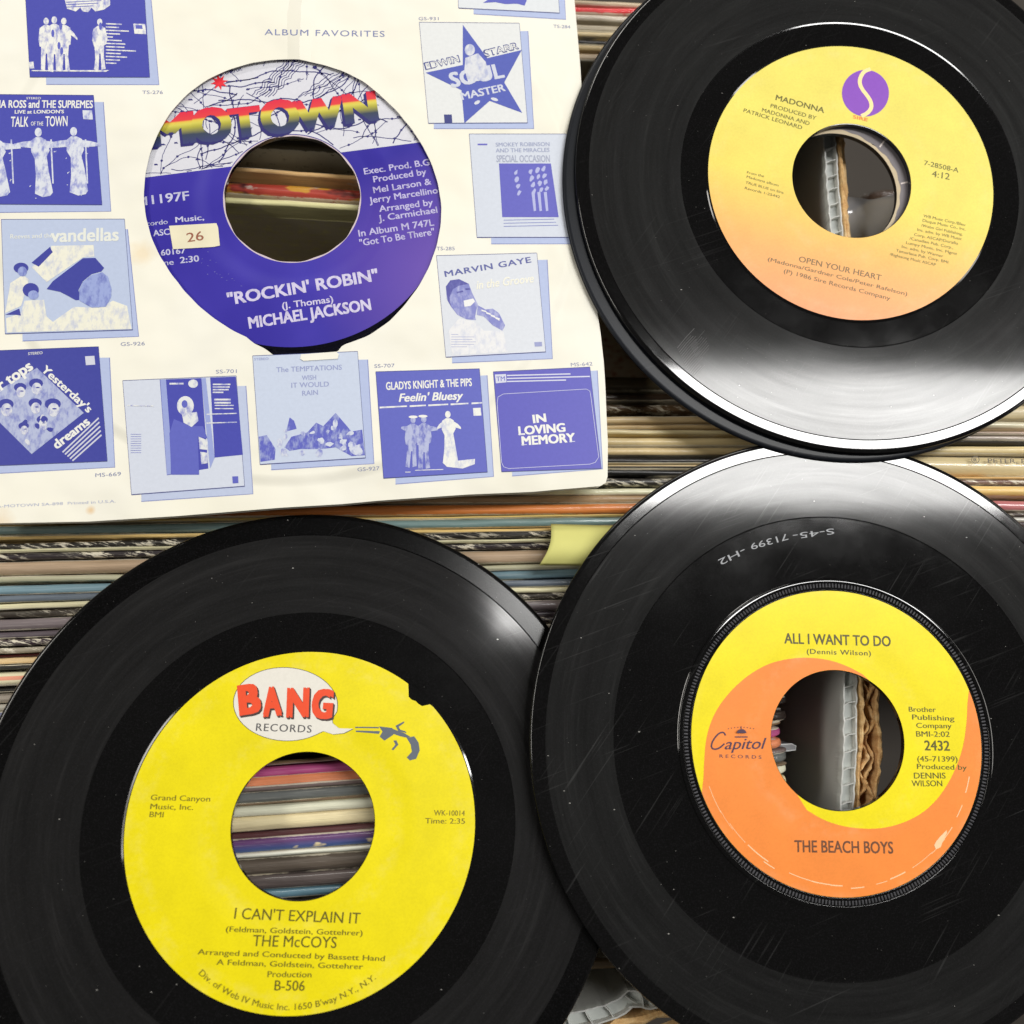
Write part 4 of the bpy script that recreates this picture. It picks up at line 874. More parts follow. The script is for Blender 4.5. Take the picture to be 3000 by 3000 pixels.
# 10 right: grey picture partly under the double record
p10 = pic(ZB, [(1185, 690), (1690, 690), (1730, 1222), (1225, 1222)], [(1295, 760), (1740, 760), (1760, 1255), (1298, 1255)], (206, 212, 224))
let(p10, [('SMOKEY ROBINSON', ZB(1322, 755), ZB(1598, 752), 13), ('AND THE MIRACLES', ZB(1322, 785), ZB(1598, 782), 13)], (150, 158, 190))
let(p10, [('SPECIAL OCCASION', ZB(1326, 834), ZB(1600, 834), 22, dict(bold=.02))], (164, 170, 192))
mb = MB(); ppoly(mb, SP, ZB, [(1338, 842), (1605, 842), (1645, 1118), (1355, 1118)], .1); bars(mb, ZB, 1228, 740, [50], 9, 8, 0); mb.build('inner_picture', ink((96, 96, 188)), p10)
mb = MB()
for x, y in ((1428, 910), (1505, 905), (1540, 895), (1570, 890)): 
    for k in range(4): ppoly(mb, SP, ZB, ell(x+k*6-4, y+k*34-20, 9, 15, 9, .4, .3, rq), .12)
for x in (1515, 1545, 1578): ppoly(mb, SP, ZB, [(x-10, 990), (x+6, 988), (x+14, 1085), (x+2, 1088)], .12)
mb.build('figures', ink((176, 180, 222)), p10)
mb = MB(); bars(mb, ZB, 1362, 1132, [260, 270, 280], 16, 3, -.02); mb.build('small_print', ink((110, 118, 190)), p10)
# 11 top right: big five pointed star
p11 = pic(ZB, [(928, 115), (1443, 120), (1485, 633), (975, 635)], [(1000, 165), (1487, 160), (1517, 662), (1003, 662)], (222, 224, 224))
mb = MB(); ppoly(mb, SP, ZB, [(1152, 128), (1278, 300), (1455, 258), (1365, 425), (1458, 582), (1290, 520), (1160, 635), (1145, 465), (960, 375), (1152, 335)], .1); mb.build('printed_star', ink((80, 92, 178)), p11)
let(p11, [('EDWIN', ZB(962, 360), ZB(1138, 320), 24, dict(bold=.05)), ('STARR', ZB(1268, 295), ZB(1440, 252), 24, dict(bold=.05))], (70, 78, 140), 'outline_lettering', .115)
let(p11, [('EDWIN', ZB(966, 356), ZB(1134, 317), 19, dict(bold=.0)), ('STARR', ZB(1272, 290), ZB(1436, 249), 19, dict(bold=.0))], W, 'lettering_fill', .13)
let(p11, [('SOUL', ZB(1098, 450), ZB(1365, 398), 48, dict(bold=.05)), ('MASTER', ZB(1150, 515), ZB(1372, 468), 24, dict(bold=.03))], (204, 208, 222), 'picture_lettering', .13)
mb = MB(); ppoly(mb, SP, ZB, ell(1188, 258, 26, 30, 16), .12); ppoly(mb, SP, ZB, [(1165, 300), (1230, 275), (1270, 320), (1290, 410), (1180, 425), (1160, 360)], .14); ppoly(mb, SP, ZB, ell(1226, 528, 17, 9, 10, -.5), .12); ppoly(mb, SP, ZB, ell(1315, 512, 20, 8, 10, .3), .12); mb.build('figure', ink((214, 216, 222), tone=(150, 160, 206, .7)), p11)
mb = MB(); ppoly(mb, SP, ZB, [(1055, 590), (1095, 590), (1098, 634), (1058, 634)], .1); mb.build('small_mark', ink(LINE), p11)
# 12 top edge
p12 = pic(ZB, [(1118, -220), (1630, -200), (1650, 68), (1130, 42)], [(1200, -150), (1668, -140), (1682, 100), (1208, 72)], (218, 222, 226))
mb = MB(); ppoly(mb, SP, ZB, [(1265, -60), (1490, -60), (1480, 5), (1470, 30), (1430, 20), (1370, 22), (1320, 12), (1255, 16), (1280, 0)], .1); mb.build('dark_picture_area', ink(MIDB), p12)
# 13 catalogue numbers and heading
let(sleeve, [('ALBUM FAVORITES', ZB(132, 180), ZB(750, 190), 20, dict(bold=0, spacing=1.15))], (120, 128, 172), 'heading_lettering', .05)
for txt, A, B in (('TS-276', ZA(805, 532), ZA(922, 532)), ('GS-931', ZB(925, 104), ZB(1028, 104)), ('TS-284', ZB(1618, 143), ZB(1705, 147)), ('TS-285', ZD(732, 64), ZD(835, 64)), ('GS-926', ZC(683, 606), ZC(820, 602)),
                  ('MS-669', ZC(540, 1348), ZC(685, 1340)), ('SS-701', ZC(1222, 762), ZC(1340, 758)), ('SS-707', ZD(380, 730), ZD(495, 726)), ('MS-642', ZD(1493, 722), ZD(1615, 716)), ('GS-927', ZD(285, 1316), ZD(410, 1308))):
    let(sleeve, [(txt, A, B, 11, dict(bold=0))], (132, 138, 172), 'catalogue_number', .05)
let(sleeve, [('A-MOTOWN SA-898  Printed in U.S.A.', ZC(-20, 1522), ZC(655, 1492), 8, dict(bold=0))], (168, 174, 200), 'imprint_lettering', .05)
# folded paper tab at the torn edge of the hole
mb = MB(); mb.prism([SP.loc(*ZC(*q_)) for q_ in ((1705, 655), (1905, 640), (1918, 655), (1912, 680), (1720, 692), (1700, 680))], .06, .35); mb.build('torn_tab', SM, sleeve)

# --- record inside the sleeve
RS = Plane(tuple(atz(857, 581, 1.6)), (0, 0, 1))
vs_n = vinyl('vinyl_smooth_navy', False, .2, 5., (1, 1, 4)); vg_n = vinyl('vinyl_groove_navy', True, .2, 5., (1, 1, 3))
def record(plane, label, rh, R, w0, w1, mats, lead=4.4, group='seven inch records', thick=1.5, n=256):
    e = empty('vinyl_record', plane.m, label, 'record', group); mats = list(mats)+[mats[1]] if len(mats) == 2 else mats
    mb = MB(); pf = disc_mesh(rh, R, w0, w1, lead, thick); lathe(mb, pf, n, False); lathe(mb, rim_mesh(R, thick), n, False, True); lathe(mb, [(R-1, -thick, 1), (rh, -thick, 1)], n, False); d = mb.build('vinyl_disc', mats, e, smooth=True)
    return e
r1 = record(RS, 'blue label record with a price sticker inside the printed paper sleeve', 20.35, 87.3, 48.2, 54, [vg_n, vs_n])
def blue_label():
    m, t, p = nt('blue_label'); r, v, ang = radial(t)
    cc = mix(t, ramp(t, noise(t, v, 22, 3), [(.35, BW(0)), (.7, BW(1))]), c(38, 24, 150), c(62, 50, 172))
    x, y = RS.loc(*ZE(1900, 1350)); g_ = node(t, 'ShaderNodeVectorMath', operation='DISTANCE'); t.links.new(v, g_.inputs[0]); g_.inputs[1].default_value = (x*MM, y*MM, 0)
    cc = mix(t, mth(t, 'MULTIPLY', ramp(t, mth(t, 'DIVIDE', g_.outputs['Value'], .042), [(.15, BW(1)), (1, BW(0))]), .75), cc, c(112, 78, 176))  # purple sheen at the lower right, painted into the label colour
    t.links.new(cc, p.inputs['Base Color']); p.inputs['Roughness'].default_value = .35; p.inputs['Coat Weight'].default_value = .5; p.inputs['Coat Roughness'].default_value = .25
    mr = node(t, 'ShaderNodeMapRange', interpolation_type='SMOOTHSTEP'); t.links.new(r, mr.inputs[0]); mr.inputs[1].default_value = .024; mr.inputs[2].default_value = .031
    b = node(t, 'ShaderNodeBump'); b.inputs['Strength'].default_value = .6; b.inputs['Distance'].default_value = .0012
    t.links.new(mr.outputs[0], b.inputs['Height']); t.links.new(b.outputs[0], p.inputs['Normal']); return m
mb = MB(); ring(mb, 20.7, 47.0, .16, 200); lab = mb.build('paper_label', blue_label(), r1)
mb = MB(); ring(mb, 20.32, 21.0, .10, 120, thick=.2, inner=lambda a: 20.32+.12*math.sin(a*7)+.1*math.sin(a*17), out=lambda a: 20.75+.22*max(0, math.sin(a*1.0+3.6))+.12*math.sin(a*13)); mb.build('bare_paper_edge', ink((206, 190, 196)), lab)
# white map half of the label: annulus part above the dividing line
LN = [(20, 775), (560, 711), (905, 668), (1235, 624), (1760, 552)]
la, lb_ = RS.loc(*ZE(*LN[0])), RS.loc(*ZE(*LN[-1]))
def line_y(x): return la[1]+(lb_[1]-la[1])*(x-la[0])/(lb_[0]-la[0])
def in_map(x, y, m_=.0): 
    r = math.hypot(x, y); return 20.9+m_ < r < 46.9-m_ and y > line_y(x)+m_
def annulus_above(r0, r1, z, mb, mi=0, n=240):
    for i in range(n):
        a0, a1 = 2*math.pi*i/n, 2*math.pi*(i+1)/n
        P4 = [(r0*math.cos(a0), r0*math.sin(a0)), (r1*math.cos(a0), r1*math.sin(a0)), (r1*math.cos(a1), r1*math.sin(a1)), (r0*math.cos(a1), r0*math.sin(a1))]
        o_ = []
        for a, b in zip(P4, P4[1:]+P4[:1]):           # clip against the line
            fa, fb = a[1]-line_y(a[0]), b[1]-line_y(b[0])
            if fa >= 0: o_.append(a)
            if fa*fb < 0: k = fa/(fa-fb); o_.append((a[0]+(b[0]-a[0])*k, a[1]+(b[1]-a[1])*k))
        if len(o_) >= 3: mb.poly(o_, z, mi)
mb = MB(); annulus_above(20.9, 46.9, .19, mb); mb.build('map_background', ink((214, 214, 222), .4), lab)
mb = MB(); rq = random.Random(21)
def clip_strip(pts, wd, z=.21):
    run = []
    for q_ in pts:
        if in_map(*q_, .25): run.append(q_)
        else:
            if len(run) > 1: mb.strip(run, wd, z)
            run = []
    if len(run) > 1: mb.strip(run, wd, z)
nodes_ = []
for k in range(120):                                   # roads
    x, y = rq.uniform(-46, 46), rq.uniform(-6, 46); a = rq.choice([.15, .35, 2.2, 1.2, 2.8, .6])+rq.uniform(-.3, .3); pts = []
    for s in range(rq.randint(14, 46)):
        pts.append((x, y)); a += rq.uniform(-.22, .22); x += math.cos(a)*.75; y += math.sin(a)*.75
        if s % 11 == 5: nodes_.append((x, y))
    clip_strip(pts, rq.choice([.2, .26, .36]))
for k in range(7):                                    # shore lines of the lake
    x0, y0 = RS.loc(*ZE(700+k*22, 275-k*4)); pts = []
    for s in range(44):
        u = s/43; pts.append((x0+u*(11.5)+.35*math.sin(s*.8+k), y0+u*14.5-.8*k*.25+.45*math.sin(s*.55+k)))
    clip_strip(pts, .24)
for k in range(5):
    x0, y0 = RS.loc(*ZE(985+k*34, 280)); pts = [(x0+s*.36+.25*math.sin(s*.9+k), y0+s*.3+.3*math.sin(s*.6+k)) for s in range(30)]; clip_strip(pts, .24)
for x, y in nodes_:
    if in_map(x, y, 1): mb.poly([(x+.42*math.cos(i), y+.42*math.sin(i)) for i in (0, 1, 2, 3, 4, 5)], .215)
for k in range(34):
    x, y = rq.uniform(-44, 44), rq.uniform(0, 45)
    if in_map(x, y, 2): mb.poly([(x, y), (x+rq.uniform(.8, 1.6), y+.1), (x+rq.uniform(.6, 1.2), y+.6), (x, y+.5)], .217)
text(mb, RS, 'Detroit', ZE(545, 145), ZE(645, 118), 14, .215)
for ch, x, y in (('E', 985, 190), ('R', 1035, 150), ('I', 1080, 112), ('E', 1120, 75)): text(mb, RS, ch, ZE(x, y), ZE(x+18, y-4), 11, .215)
mb.build('map_lines', ink((44, 42, 112)), lab)
mb = MB()
cx, cy = RS.loc(*ZE(505, 192)); mb.poly([(cx+(2.75 if i % 2 == 0 else 1.25)*math.cos(i*math.pi/8+.25), cy+(2.75 if i % 2 == 0 else 1.25)*math.sin(i*math.pi/8+.25)) for i in range(16)], .25)
mb.build('red_star', ink((226, 36, 52)), lab)
def rainbow():
    m, t, p = nt('rainbow_ink'); uv = node(t, 'ShaderNodeUVMap'); sp = node(t, 'ShaderNodeSeparateXYZ'); t.links.new(uv.outputs[0], sp.inputs[0])
    cc = ramp(t, sp.outputs[1], [(0, c(52, 58, 112)), (.26, c(50, 62, 84)), (.5, c(176, 170, 60)), (.62, c(214, 204, 84)), (.70, c(226, 196, 74)), (.76, c(226, 60, 62)), (1, c(222, 36, 66))])
    t.links.new(cc, p.inputs['Base Color']); p.inputs['Roughness'].default_value = .4; return m
RB = rainbow(); mbs = MB(); mbl = MB()
for ch, xa, ya, xb, yb, h in (('M', 92, 580, 345, 553, 96), ('O', 364, 557, 575, 533, 104), ('T', 588, 528, 756, 508, 92), ('O', 784, 508, 990, 484, 104), ('W', 988, 482, 1262, 448, 92), ('N', 1288, 438, 1462, 418, 92)):
    hh = h/1.0; A, B = ZE(xa, ya), ZE(xb, yb)
    for k in range(5): text(mbs, RS, ch, A, B, hh+2, .228+.006*k, bold=.06, off=(-.22*k, -.26*k))
    text(mbl, RS, ch, A, B, hh, .27, bold=.075)
mbs.build('letter_shadow', ink((38, 34, 108)), lab); mbl.build('title_letters', RB, lab)
LT = (196, 196, 222)
def ptexts(plane, parent, items, col, name, z, wear=0):
    mb = MB()
    for it in items:
        txt, A, B, h = it[:4]; kw = it[4] if len(it) > 4 else {}
        text(mb, plane, txt, A, B, h, z, **kw)
    return mb.build(name, ink(col, .45, .4, wear), parent)
bd = dict(bold=.02)
ptexts(RS, lab, [('M', ZE(8, 942), ZE(66, 938), 27, bd), ('1197F', ZE(98, 932), ZE(322, 906), 28, bd), ('cordo', ZE(62, 1066), ZE(192, 1052), 15), ('Music,', ZE(240, 1044), ZE(412, 1028), 17, bd), ('ASCAP', ZE(105, 1128), ZE(270, 1110), 19, bd),
                   ('60167', ZE(152, 1246), ZE(300, 1230), 18, bd), ('Time', ZE(95, 1312), ZE(228, 1300), 17), ('2:30', ZE(268, 1292), ZE(382, 1280), 19, bd)], LT, 'left_credits', .2, .3)
ptexts(RS, lab, [('Exec. Prod. B.G.', ZE(1388, 752), ZE(1800, 692), 20, bd), ('Produced by', ZE(1445, 800), ZE(1765, 752), 20, bd), ('Mel Larson &', ZE(1445, 866), ZE(1795, 812), 20, bd), ('Jerry Marcellino', ZE(1420, 928), ZE(1835, 865), 20, bd),
                   ('Arranged by', ZE(1480, 980), ZE(1805, 938), 20, bd), ('J. Carmichael', ZE(1476, 1038), ZE(1832, 984), 20, bd), ('In Album M 747L', ZE(1355, 1130), ZE(1812, 1062), 21, bd), ('"Got To Be There"', ZE(1362, 1188), ZE(1815, 1118), 21, bd)], (190, 184, 222), 'right_credits', .2, .3)
ptexts(RS, lab, [('"ROCKIN\' ROBIN"', ZE(562, 1545), ZE(1472, 1396), 36, dict(bold=.035)), ('(J. Thomas)', ZE(890, 1570), ZE(1198, 1528), 20, bd), ('MICHAEL JACKSON', ZE(690, 1688), ZE(1428, 1574), 34, dict(bold=.04))], (206, 200, 228), 'title_lettering', .2, .25)
mb = MB(); mb.prism([RS.loc(*ZE(*q_)) for q_ in ((200, 1066), (488, 1050), (498, 1075), (509, 1186), (470, 1194), (224, 1208))], .2, .38); stk = mb.build('price_sticker', paper('sticker_paper', c(238, 230, 200), .5), lab)
ptexts(RS, lab, [('26', ZE(312, 1166), ZE(412, 1152), 29, dict(bold=.01))], (150, 92, 70), 'price_digits', .40)
mb = MB()
for k in range(26):
    x = 20+math.sin(k)*0; a = math.radians(205+k*1.6); r = 33+rq.uniform(-3, 3); mb.poly([(r*math.cos(a), r*math.sin(a)), (r*math.cos(a)+rq.uniform(.2, .8), r*math.sin(a)+.05), (r*math.cos(a)+.1, r*math.sin(a)+.12)], .2)
mb.build('scuff_marks', ink((150, 150, 200)), lab)

# ================================================================== yellow label record (lower left)
BP = Plane((0, 0, 0), cam_n(-.11, .24)); dd = 252.9
def centre_at(px, py, z): return tuple(atz(px, py, z))
BP = Plane(centre_at(889, 2417, 5.0), cam_n(-.11, .262))
vgB = vinyl('vinyl_groove_plain', True, .25, 1.3, (1, .97, .98)); vsB = vinyl('vinyl_smooth_plain', False, .25, 1.3)
vrB = vinyl('vinyl_scuffed_rim', False, .4, 2.3); q_ = vrB.node_tree.nodes['Principled BSDF']; vrB.node_tree.links.remove(q_.inputs['Roughness'].links[0]); q_.inputs['Roughness'].default_value = .17; q_.inputs['Specular IOR Level'].default_value = .2
r2 = record(BP, 'yellow label record with a torn label edge lying lowest at the lower left', 19.05, 87.1, 47.6, 57.5, [vgB, vsB, vrB], lead=6.5)
na = BP.loc(*ZG(1530, 250)); nang = math.atan2(na[1], na[0])
def bite(a):
    d = math.degrees((a-nang+math.pi) % (2*math.pi)-math.pi); R_ = 46.55
    if -5.2 < d < 4.6: R_ -= 2.7*(1-abs(d/5.2)**3)+.35*math.sin(d*3.1)
    return R_
mb = MB(); ring(mb, 19.2, 46.6, .16, 240, out=bite); lab2 = mb.build('paper_label', label_mat('yellow_label', col=c(243, 226, 0), bump=.5, coat=.3), r2)
mb = MB(); bub = ell(840, 316, 262, 184, 48, .05)
bub2 = [q_ for q_ in bub if not (q_[0] > 1015 and q_[1] > 375)]
i0 = max(range(len(bub2)), key=lambda i: math.hypot(bub2[i][0]-bub2[(i+1) % len(bub2)][0], bub2[i][1]-bub2[(i+1) % len(bub2)][1]))
tail = [(1075, 390), (1078, 412), (1110, 438), (1180, 440), (1135, 462), (1080, 468), (1030, 452)]
bub2 = bub2[i0+1:]+bub2[:i0+1]
if bub2[-1][1] > bub2[0][1]: tail = tail[::-1]
full = bub2+tail
ppoly(mb, BP, ZG, [(840+(x-840)*1.013, 316+(y-316)*1.016) for x, y in full], .18, 1); ppoly(mb, BP, ZG, full, .2, 0)
mb.build('speech_bubble', [ink((226, 222, 212)), ink((70, 66, 40))], lab2)
mbs = MB(); mbl = MB()
for ch, A, B, h in (('B', ZG(618, 366), ZG(708, 352), 76), ('A', ZG(733, 374), ZG(815, 366), 74), ('N', ZG(852, 376), ZG(948, 374), 74), ('G', ZG(975, 380), ZG(1066, 384), 74)):
    for k in range(4): text(mbs, BP, ch, A, B, h, .215+.003*k, bold=.085, off=(.12*k+.1, -.14*k-.1))
    text(mbl, BP, ch, A, B, h, .235, bold=.08)
mbs.build('letter_shadow', ink((66, 52, 48)), lab2); mbl.build('logo_letters', ink((232, 76, 34)), lab2)
ptexts(BP, lab2, [('RECORDS', ZG(690, 450), ZG(970, 460), 20, dict(spacing=1.15))], (76, 74, 76), 'logo_lettering', .22)
mb = MB()
for pts in ([(1192, 430), (1312, 431), (1312, 438), (1192, 436)], [(1195, 449), (1318, 452), (1312, 466), (1270, 462), (1195, 456)], [(1312, 428), (1380, 436), (1385, 470), (1340, 500), (1315, 480), (1330, 455)], [(1395, 425), (1438, 403), (1440, 410), (1412, 430), (1420, 445), (1445, 452), (1452, 462), (1410, 452)],
            [(1452, 486), (1490, 478), (1512, 510), (1518, 548), (1500, 592), (1468, 600), (1452, 585), (1478, 556), (1472, 520)], [(1385, 500), (1395, 520), (1375, 545), (1385, 548), (1410, 520), (1400, 498)], [(1380, 440), (1440, 462), (1470, 480), (1455, 486), (1420, 478), (1384, 466)]): ppoly(mb, BP, ZG, pts, .2)
mb.build('revolver_emblem', ink((92, 100, 112)), lab2)
TX = (118, 106, 8)
ptexts(BP, lab2, [('Grand Canyon', ZG(158, 800), ZG(458, 808), 14), ('Music, Inc.', ZG(156, 846), ZG(372, 850), 14), ('BMI', ZG(152, 886), ZG(222, 888), 14), ('WK-10014', ZG(1590, 878), ZG(1745, 880), 14), ('Time: 2:35', ZG(1545, 918), ZG(1746, 920), 14)], TX, 'side_credits', .2)
ptexts(BP, lab2, [("I CAN'T EXPLAIN IT", ZG(580, 1400), ZG(1215, 1425), 27, dict(bold=.008)), ('(Feldman, Goldstein, Gottehrer)', ZG(538, 1465), ZG(1228, 1485), 13), ('THE McCOYS', ZG(672, 1538), ZG(1096, 1548), 27, dict(bold=.008)), ('Arranged and Conducted by Bassett Hand', ZG(395, 1580), ZG(1340, 1614), 13),
                    ('A Feldman, Goldstein, Gottehrer', ZG(490, 1632), ZG(1230, 1655), 13), ('Production', ZG(748, 1694), ZG(970, 1696), 14), ('B-506', ZG(783, 1762), ZG(935, 1764), 24)], (96, 88, 14), 'title_lettering', .2)
ptexts(BP, lab2, [("Div. of Web IV Music Inc. 1650 B'way N.Y., N.Y.", ZG(368, 1645), ZG(1335, 1672), 15, dict(arc=95))], (110, 100, 14), 'rim_lettering', .2)

# ================================================================== swirl label record (lower right)
QP = Plane(centre_at(2454, 2167, 6.0), cam_n(-.072, .175))
vgC = vinyl('vinyl_groove_scratched', True, 1., 3.1, (1, 1.02, 1)); vsC = vinyl('vinyl_smooth_scratched', False, 1., 3.1)
r3 = record(QP, 'orange and yellow swirl label record at the lower right, scratched', 19.3, 87.6, 46.0, 63.8, [vgC, vsC])
mb = MB(); lathe(mb, [(44.35, .0, 0), (44.45, .3, 0), (44.6, .38, 0), (45.0, .355, 0), (45.5, .30, 0), (45.8, .2, 0), (45.9, -.28, 0)], 256, False, True); lathe(mb, [(42.2, 0, 0), (42.25, .18, 0), (42.38, .26, 0), (42.5, .22, 0), (42.6, .03, 0)], 200, False, True); mb.build('raised_ring', vsC, r3, smooth=True)
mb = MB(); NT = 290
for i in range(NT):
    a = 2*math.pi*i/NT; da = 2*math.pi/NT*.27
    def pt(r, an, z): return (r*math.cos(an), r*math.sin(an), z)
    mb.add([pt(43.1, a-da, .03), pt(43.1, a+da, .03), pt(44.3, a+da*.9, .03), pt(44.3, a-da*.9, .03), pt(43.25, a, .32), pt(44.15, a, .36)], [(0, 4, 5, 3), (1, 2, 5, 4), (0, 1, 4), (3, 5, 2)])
rm, t, p = nt('ridge_glint_grey'); p.inputs['Base Color'].default_value = (.11, .11, .12, 1); p.inputs['Roughness'].default_value = .22; mb.build('serrated_ring', rm, r3)  # grey lighter than the vinyl, imitates lamp glints on the teeth
def lab3_mat(col, nm): return label_mat(nm, col=col, bump=.25, coat=.3)
RL = 42.15
mb = MB(); ring(mb, 19.45, RL, .16, 220); lab3 = mb.build('paper_label', lab3_mat(c(250, 232, 10), 'yellow_swirl_label'), r3)
loc = lambda u, v: QP.loc(*ZH(u, v))
pathA = [(203, 1232), (203, 1160), (206, 1080), (215, 950), (250, 830), (320, 720), (420, 620), (540, 545), (650, 516), (760, 507), (880, 520), (980, 555), (1060, 598), (1100, 626)]
pathB = [(700, 1258), (760, 1330), (850, 1385), (960, 1420), (1080, 1433), (1200, 1425), (1330, 1380), (1430, 1310), (1510, 1210), (1570, 1090), (1605, 980), (1622, 850), (1625, 760), (1618, 690)]
A_ = [loc(*q_) for q_ in pathA]; B_ = [loc(*q_) for q_ in pathB]
ang = lambda q_: math.atan2(q_[1], q_[0])
def arc_pts(r, a0, a1, n=40):            # counter clockwise from a0 to a1
    while a1 < a0: a1 += 2*math.pi
    return [(r*math.cos(a0+(a1-a0)*i/n), r*math.sin(a0+(a1-a0)*i/n)) for i in range(n+1)]
rl, ri = RL-.02, 19.47
A_[0] = (rl*math.cos(ang(A_[0])), rl*math.sin(ang(A_[0]))); B_[-1] = (rl*math.cos(ang(B_[-1])), rl*math.sin(ang(B_[-1])))
A_[-1] = (ri*math.cos(ang(A_[-1])), ri*math.sin(ang(A_[-1]))); B_[0] = (ri*math.cos(ang(B_[0])), ri*math.sin(ang(B_[0])))
inner = arc_pts(ri, ang(A_[-1]), ang(B_[0]), 50)
outer = arc_pts(rl, ang(A_[0]), ang(B_[-1]), 90)[::-1]
def dens(P_, n=4): 
    o_ = []
    for a, b in zip(P_, P_[1:]): o_ += [(a[0]+(b[0]-a[0])*i/n, a[1]+(b[1]-a[1])*i/n) for i in range(n)]
    return o_+[P_[-1]]
def smooth_(P_, it=2):
    for _ in range(it):
        o_ = [P_[0]]
        for a, b in zip(P_, P_[1:]): o_ += [(a[0]*.75+b[0]*.25, a[1]*.75+b[1]*.25), (a[0]*.25+b[0]*.75, a[1]*.25+b[1]*.75)]
        P_ = o_+[P_[-1]]
    return P_
A_ = [A_[0]]+smooth_(A_[1:-1])+[A_[-1]]; B_ = [B_[0]]+smooth_(B_[1:-1])+[B_[-1]]
mb = MB(); mb.poly(A_+inner[1:-1]+B_+outer[1:-1], .18); mb.build('orange_swirl', lab3_mat(c(255, 148, 66), 'orange_swirl_ink'), lab3)
TD = (84, 78, 34)
ptexts(QP, lab3, [('ALL I WANT TO DO', ZH(640, 432), ZH(1212, 448), 29, dict(bold=.022)), ('(Dennis Wilson)', ZH(760, 488), ZH(1105, 498), 14, dict(spacing=1.1))], TD, 'title_lettering', .21, .2)
ptexts(QP, lab3, [('THE BEACH BOYS', ZH(695, 1556), ZH(1225, 1564), 31, dict(bold=.022))], (110, 70, 46), 'artist_lettering', .21, .25)
ptexts(QP, lab3, [('Brother', ZH(1310, 800), ZH(1455, 802), 14), ('Publishing', ZH(1328, 842), ZH(1555, 850), 14), ('Company', ZH(1350, 887), ZH(1540, 890), 14), ('BMI-2:02', ZH(1350, 934), ZH(1530, 936), 15), ('2432', ZH(1396, 1008), ZH(1530, 1010), 27, bd),
                    ('(45-71399)', ZH(1356, 1068), ZH(1572, 1070), 15), ('Produced by', ZH(1354, 1108), ZH(1622, 1114), 14), ('DENNIS', ZH(1338, 1160), ZH(1508, 1160), 16), ('WILSON', ZH(1326, 1202), ZH(1490, 1202), 16)], (92, 88, 22), 'right_credits', .21)
PU = (74, 48, 72)
mb = MB(); text(mb, QP, 'apitol', ZH(318, 1003), ZH(545, 1000), 30, .21, bold=.012, shear=.35)
cq = [(322, 928), (312, 910), (288, 914), (262, 942), (246, 972), (246, 996), (264, 1004), (290, 996), (316, 972)]
pstrip(mb, QP, ZH, smooth_(cq), .42, .21); text(mb, QP, 'RECORDS', ZH(290, 1048), ZH(515, 1054), 9, .21, spacing=1.6)
ppoly(mb, QP, ZH, ell(405, 915, 26, 22, 20)[10:]+[(431, 915)], .21); pstrip(mb, QP, ZH, [(372, 936), (440, 936)], .3, .21); pstrip(mb, QP, ZH, [(405, 893), (405, 878)], .25, .21)
for k in range(9): pstrip(mb, QP, ZH, [(335+k*17, 890-8*math.sin(k/8*3.14)), (338+k*17, 893-8*math.sin(k/8*3.14))], .25, .21)
mb.build('logo_lettering', ink(PU), lab3)
mb = MB()
for (txt, A, B, h) in (('S-45-', ZI(1104, 962), ZI(925, 985), 17), ('71399', ZI(900, 985), ZI(740, 1030), 18), ('-H2', ZI(712, 1046), ZI(600, 1100), 18)): text(mb, QP, txt, A, B, h, -.25, bold=-.012)
mb.build('etched_matrix_number', ink((150, 152, 156)), r3)
mb = MB(); sc = random.Random(17)
for k in range(16):       # worn glossy scuffs along the label rim
    a = math.radians(198+k*9.2+sc.uniform(-2, 2)); r = 39.3+sc.uniform(-.5, .5); L_ = sc.uniform(.02, .05)
    mb.strip([(r*math.cos(a+L_*i), r*math.sin(a+L_*i)) for i in range(5)], sc.uniform(.08, .3), .205)
ppoly(mb, QP, ZH, [(1455, 1500), (1475, 1475), (1500, 1450), (1512, 1438), (1515, 1452), (1498, 1485), (1480, 1530), (1455, 1542), (1445, 1520)], .205)
mb.build('label_scuffs', ink((250, 206, 160)), lab3)

# ================================================================== double record (upper right)
UP = Plane((120.46, 141.28, 7.2), cam_n(-.06, .14))
vgD = vinyl('vinyl_groove_dusty', True, .45, 7.7, (1, 1.03, .98)); vsD = vinyl('vinyl_smooth_dusty', False, .4, 7.7)
UPl = Plane(tuple(Vector(UP.o)+Vector((-3.7, -2.2, -2.3))), cam_n(-.064, .142))
vmm = vinyl('vinyl_smooth_blue_grey', False, .8, 9., (2.4, 3.2, 5)); pp = vmm.node_tree.nodes['Principled BSDF']; vmm.node_tree.links.remove(pp.inputs['Roughness'].links[0]); pp.inputs['Roughness'].default_value = .36; pp.inputs['Specular IOR Level'].default_value = .22
r5 = record(UPl, 'black record lying under the yellow and peach label record, only its rim showing', 19.05, 86.3, 46, 53.5, [vinyl('vinyl_groove_blue_grey', True, .8, 9., (1, 1.1, 1.4)), vmm])
mb = MB(); ring(mb, 19.3, 44, .12, 160, inner=lambda a: 20.2+.25*math.sin(a*5)+.18*math.sin(a*23)); lab5 = mb.build('paper_label', paper('grey_label', c(128, 122, 126), .4), r5)
mb = MB(); ring(mb, 19.1, 20.6, .09, 160, out=lambda a: 20.5+.35*math.sin(a*5)+.25*math.sin(a*19), thick=.2); mb.build('bare_paper_edge', ink((196, 178, 146)), lab5)
mb = MB()
for d in (8, -36, -76, 46): 
    a = math.radians(d); mb.strip([(20.8*math.cos(a), 20.8*math.sin(a)), (24.5*math.cos(a+.02), 24.5*math.sin(a+.02))], .5, .14)
mb.build('printed_ticks', ink((226, 214, 208)), lab5)
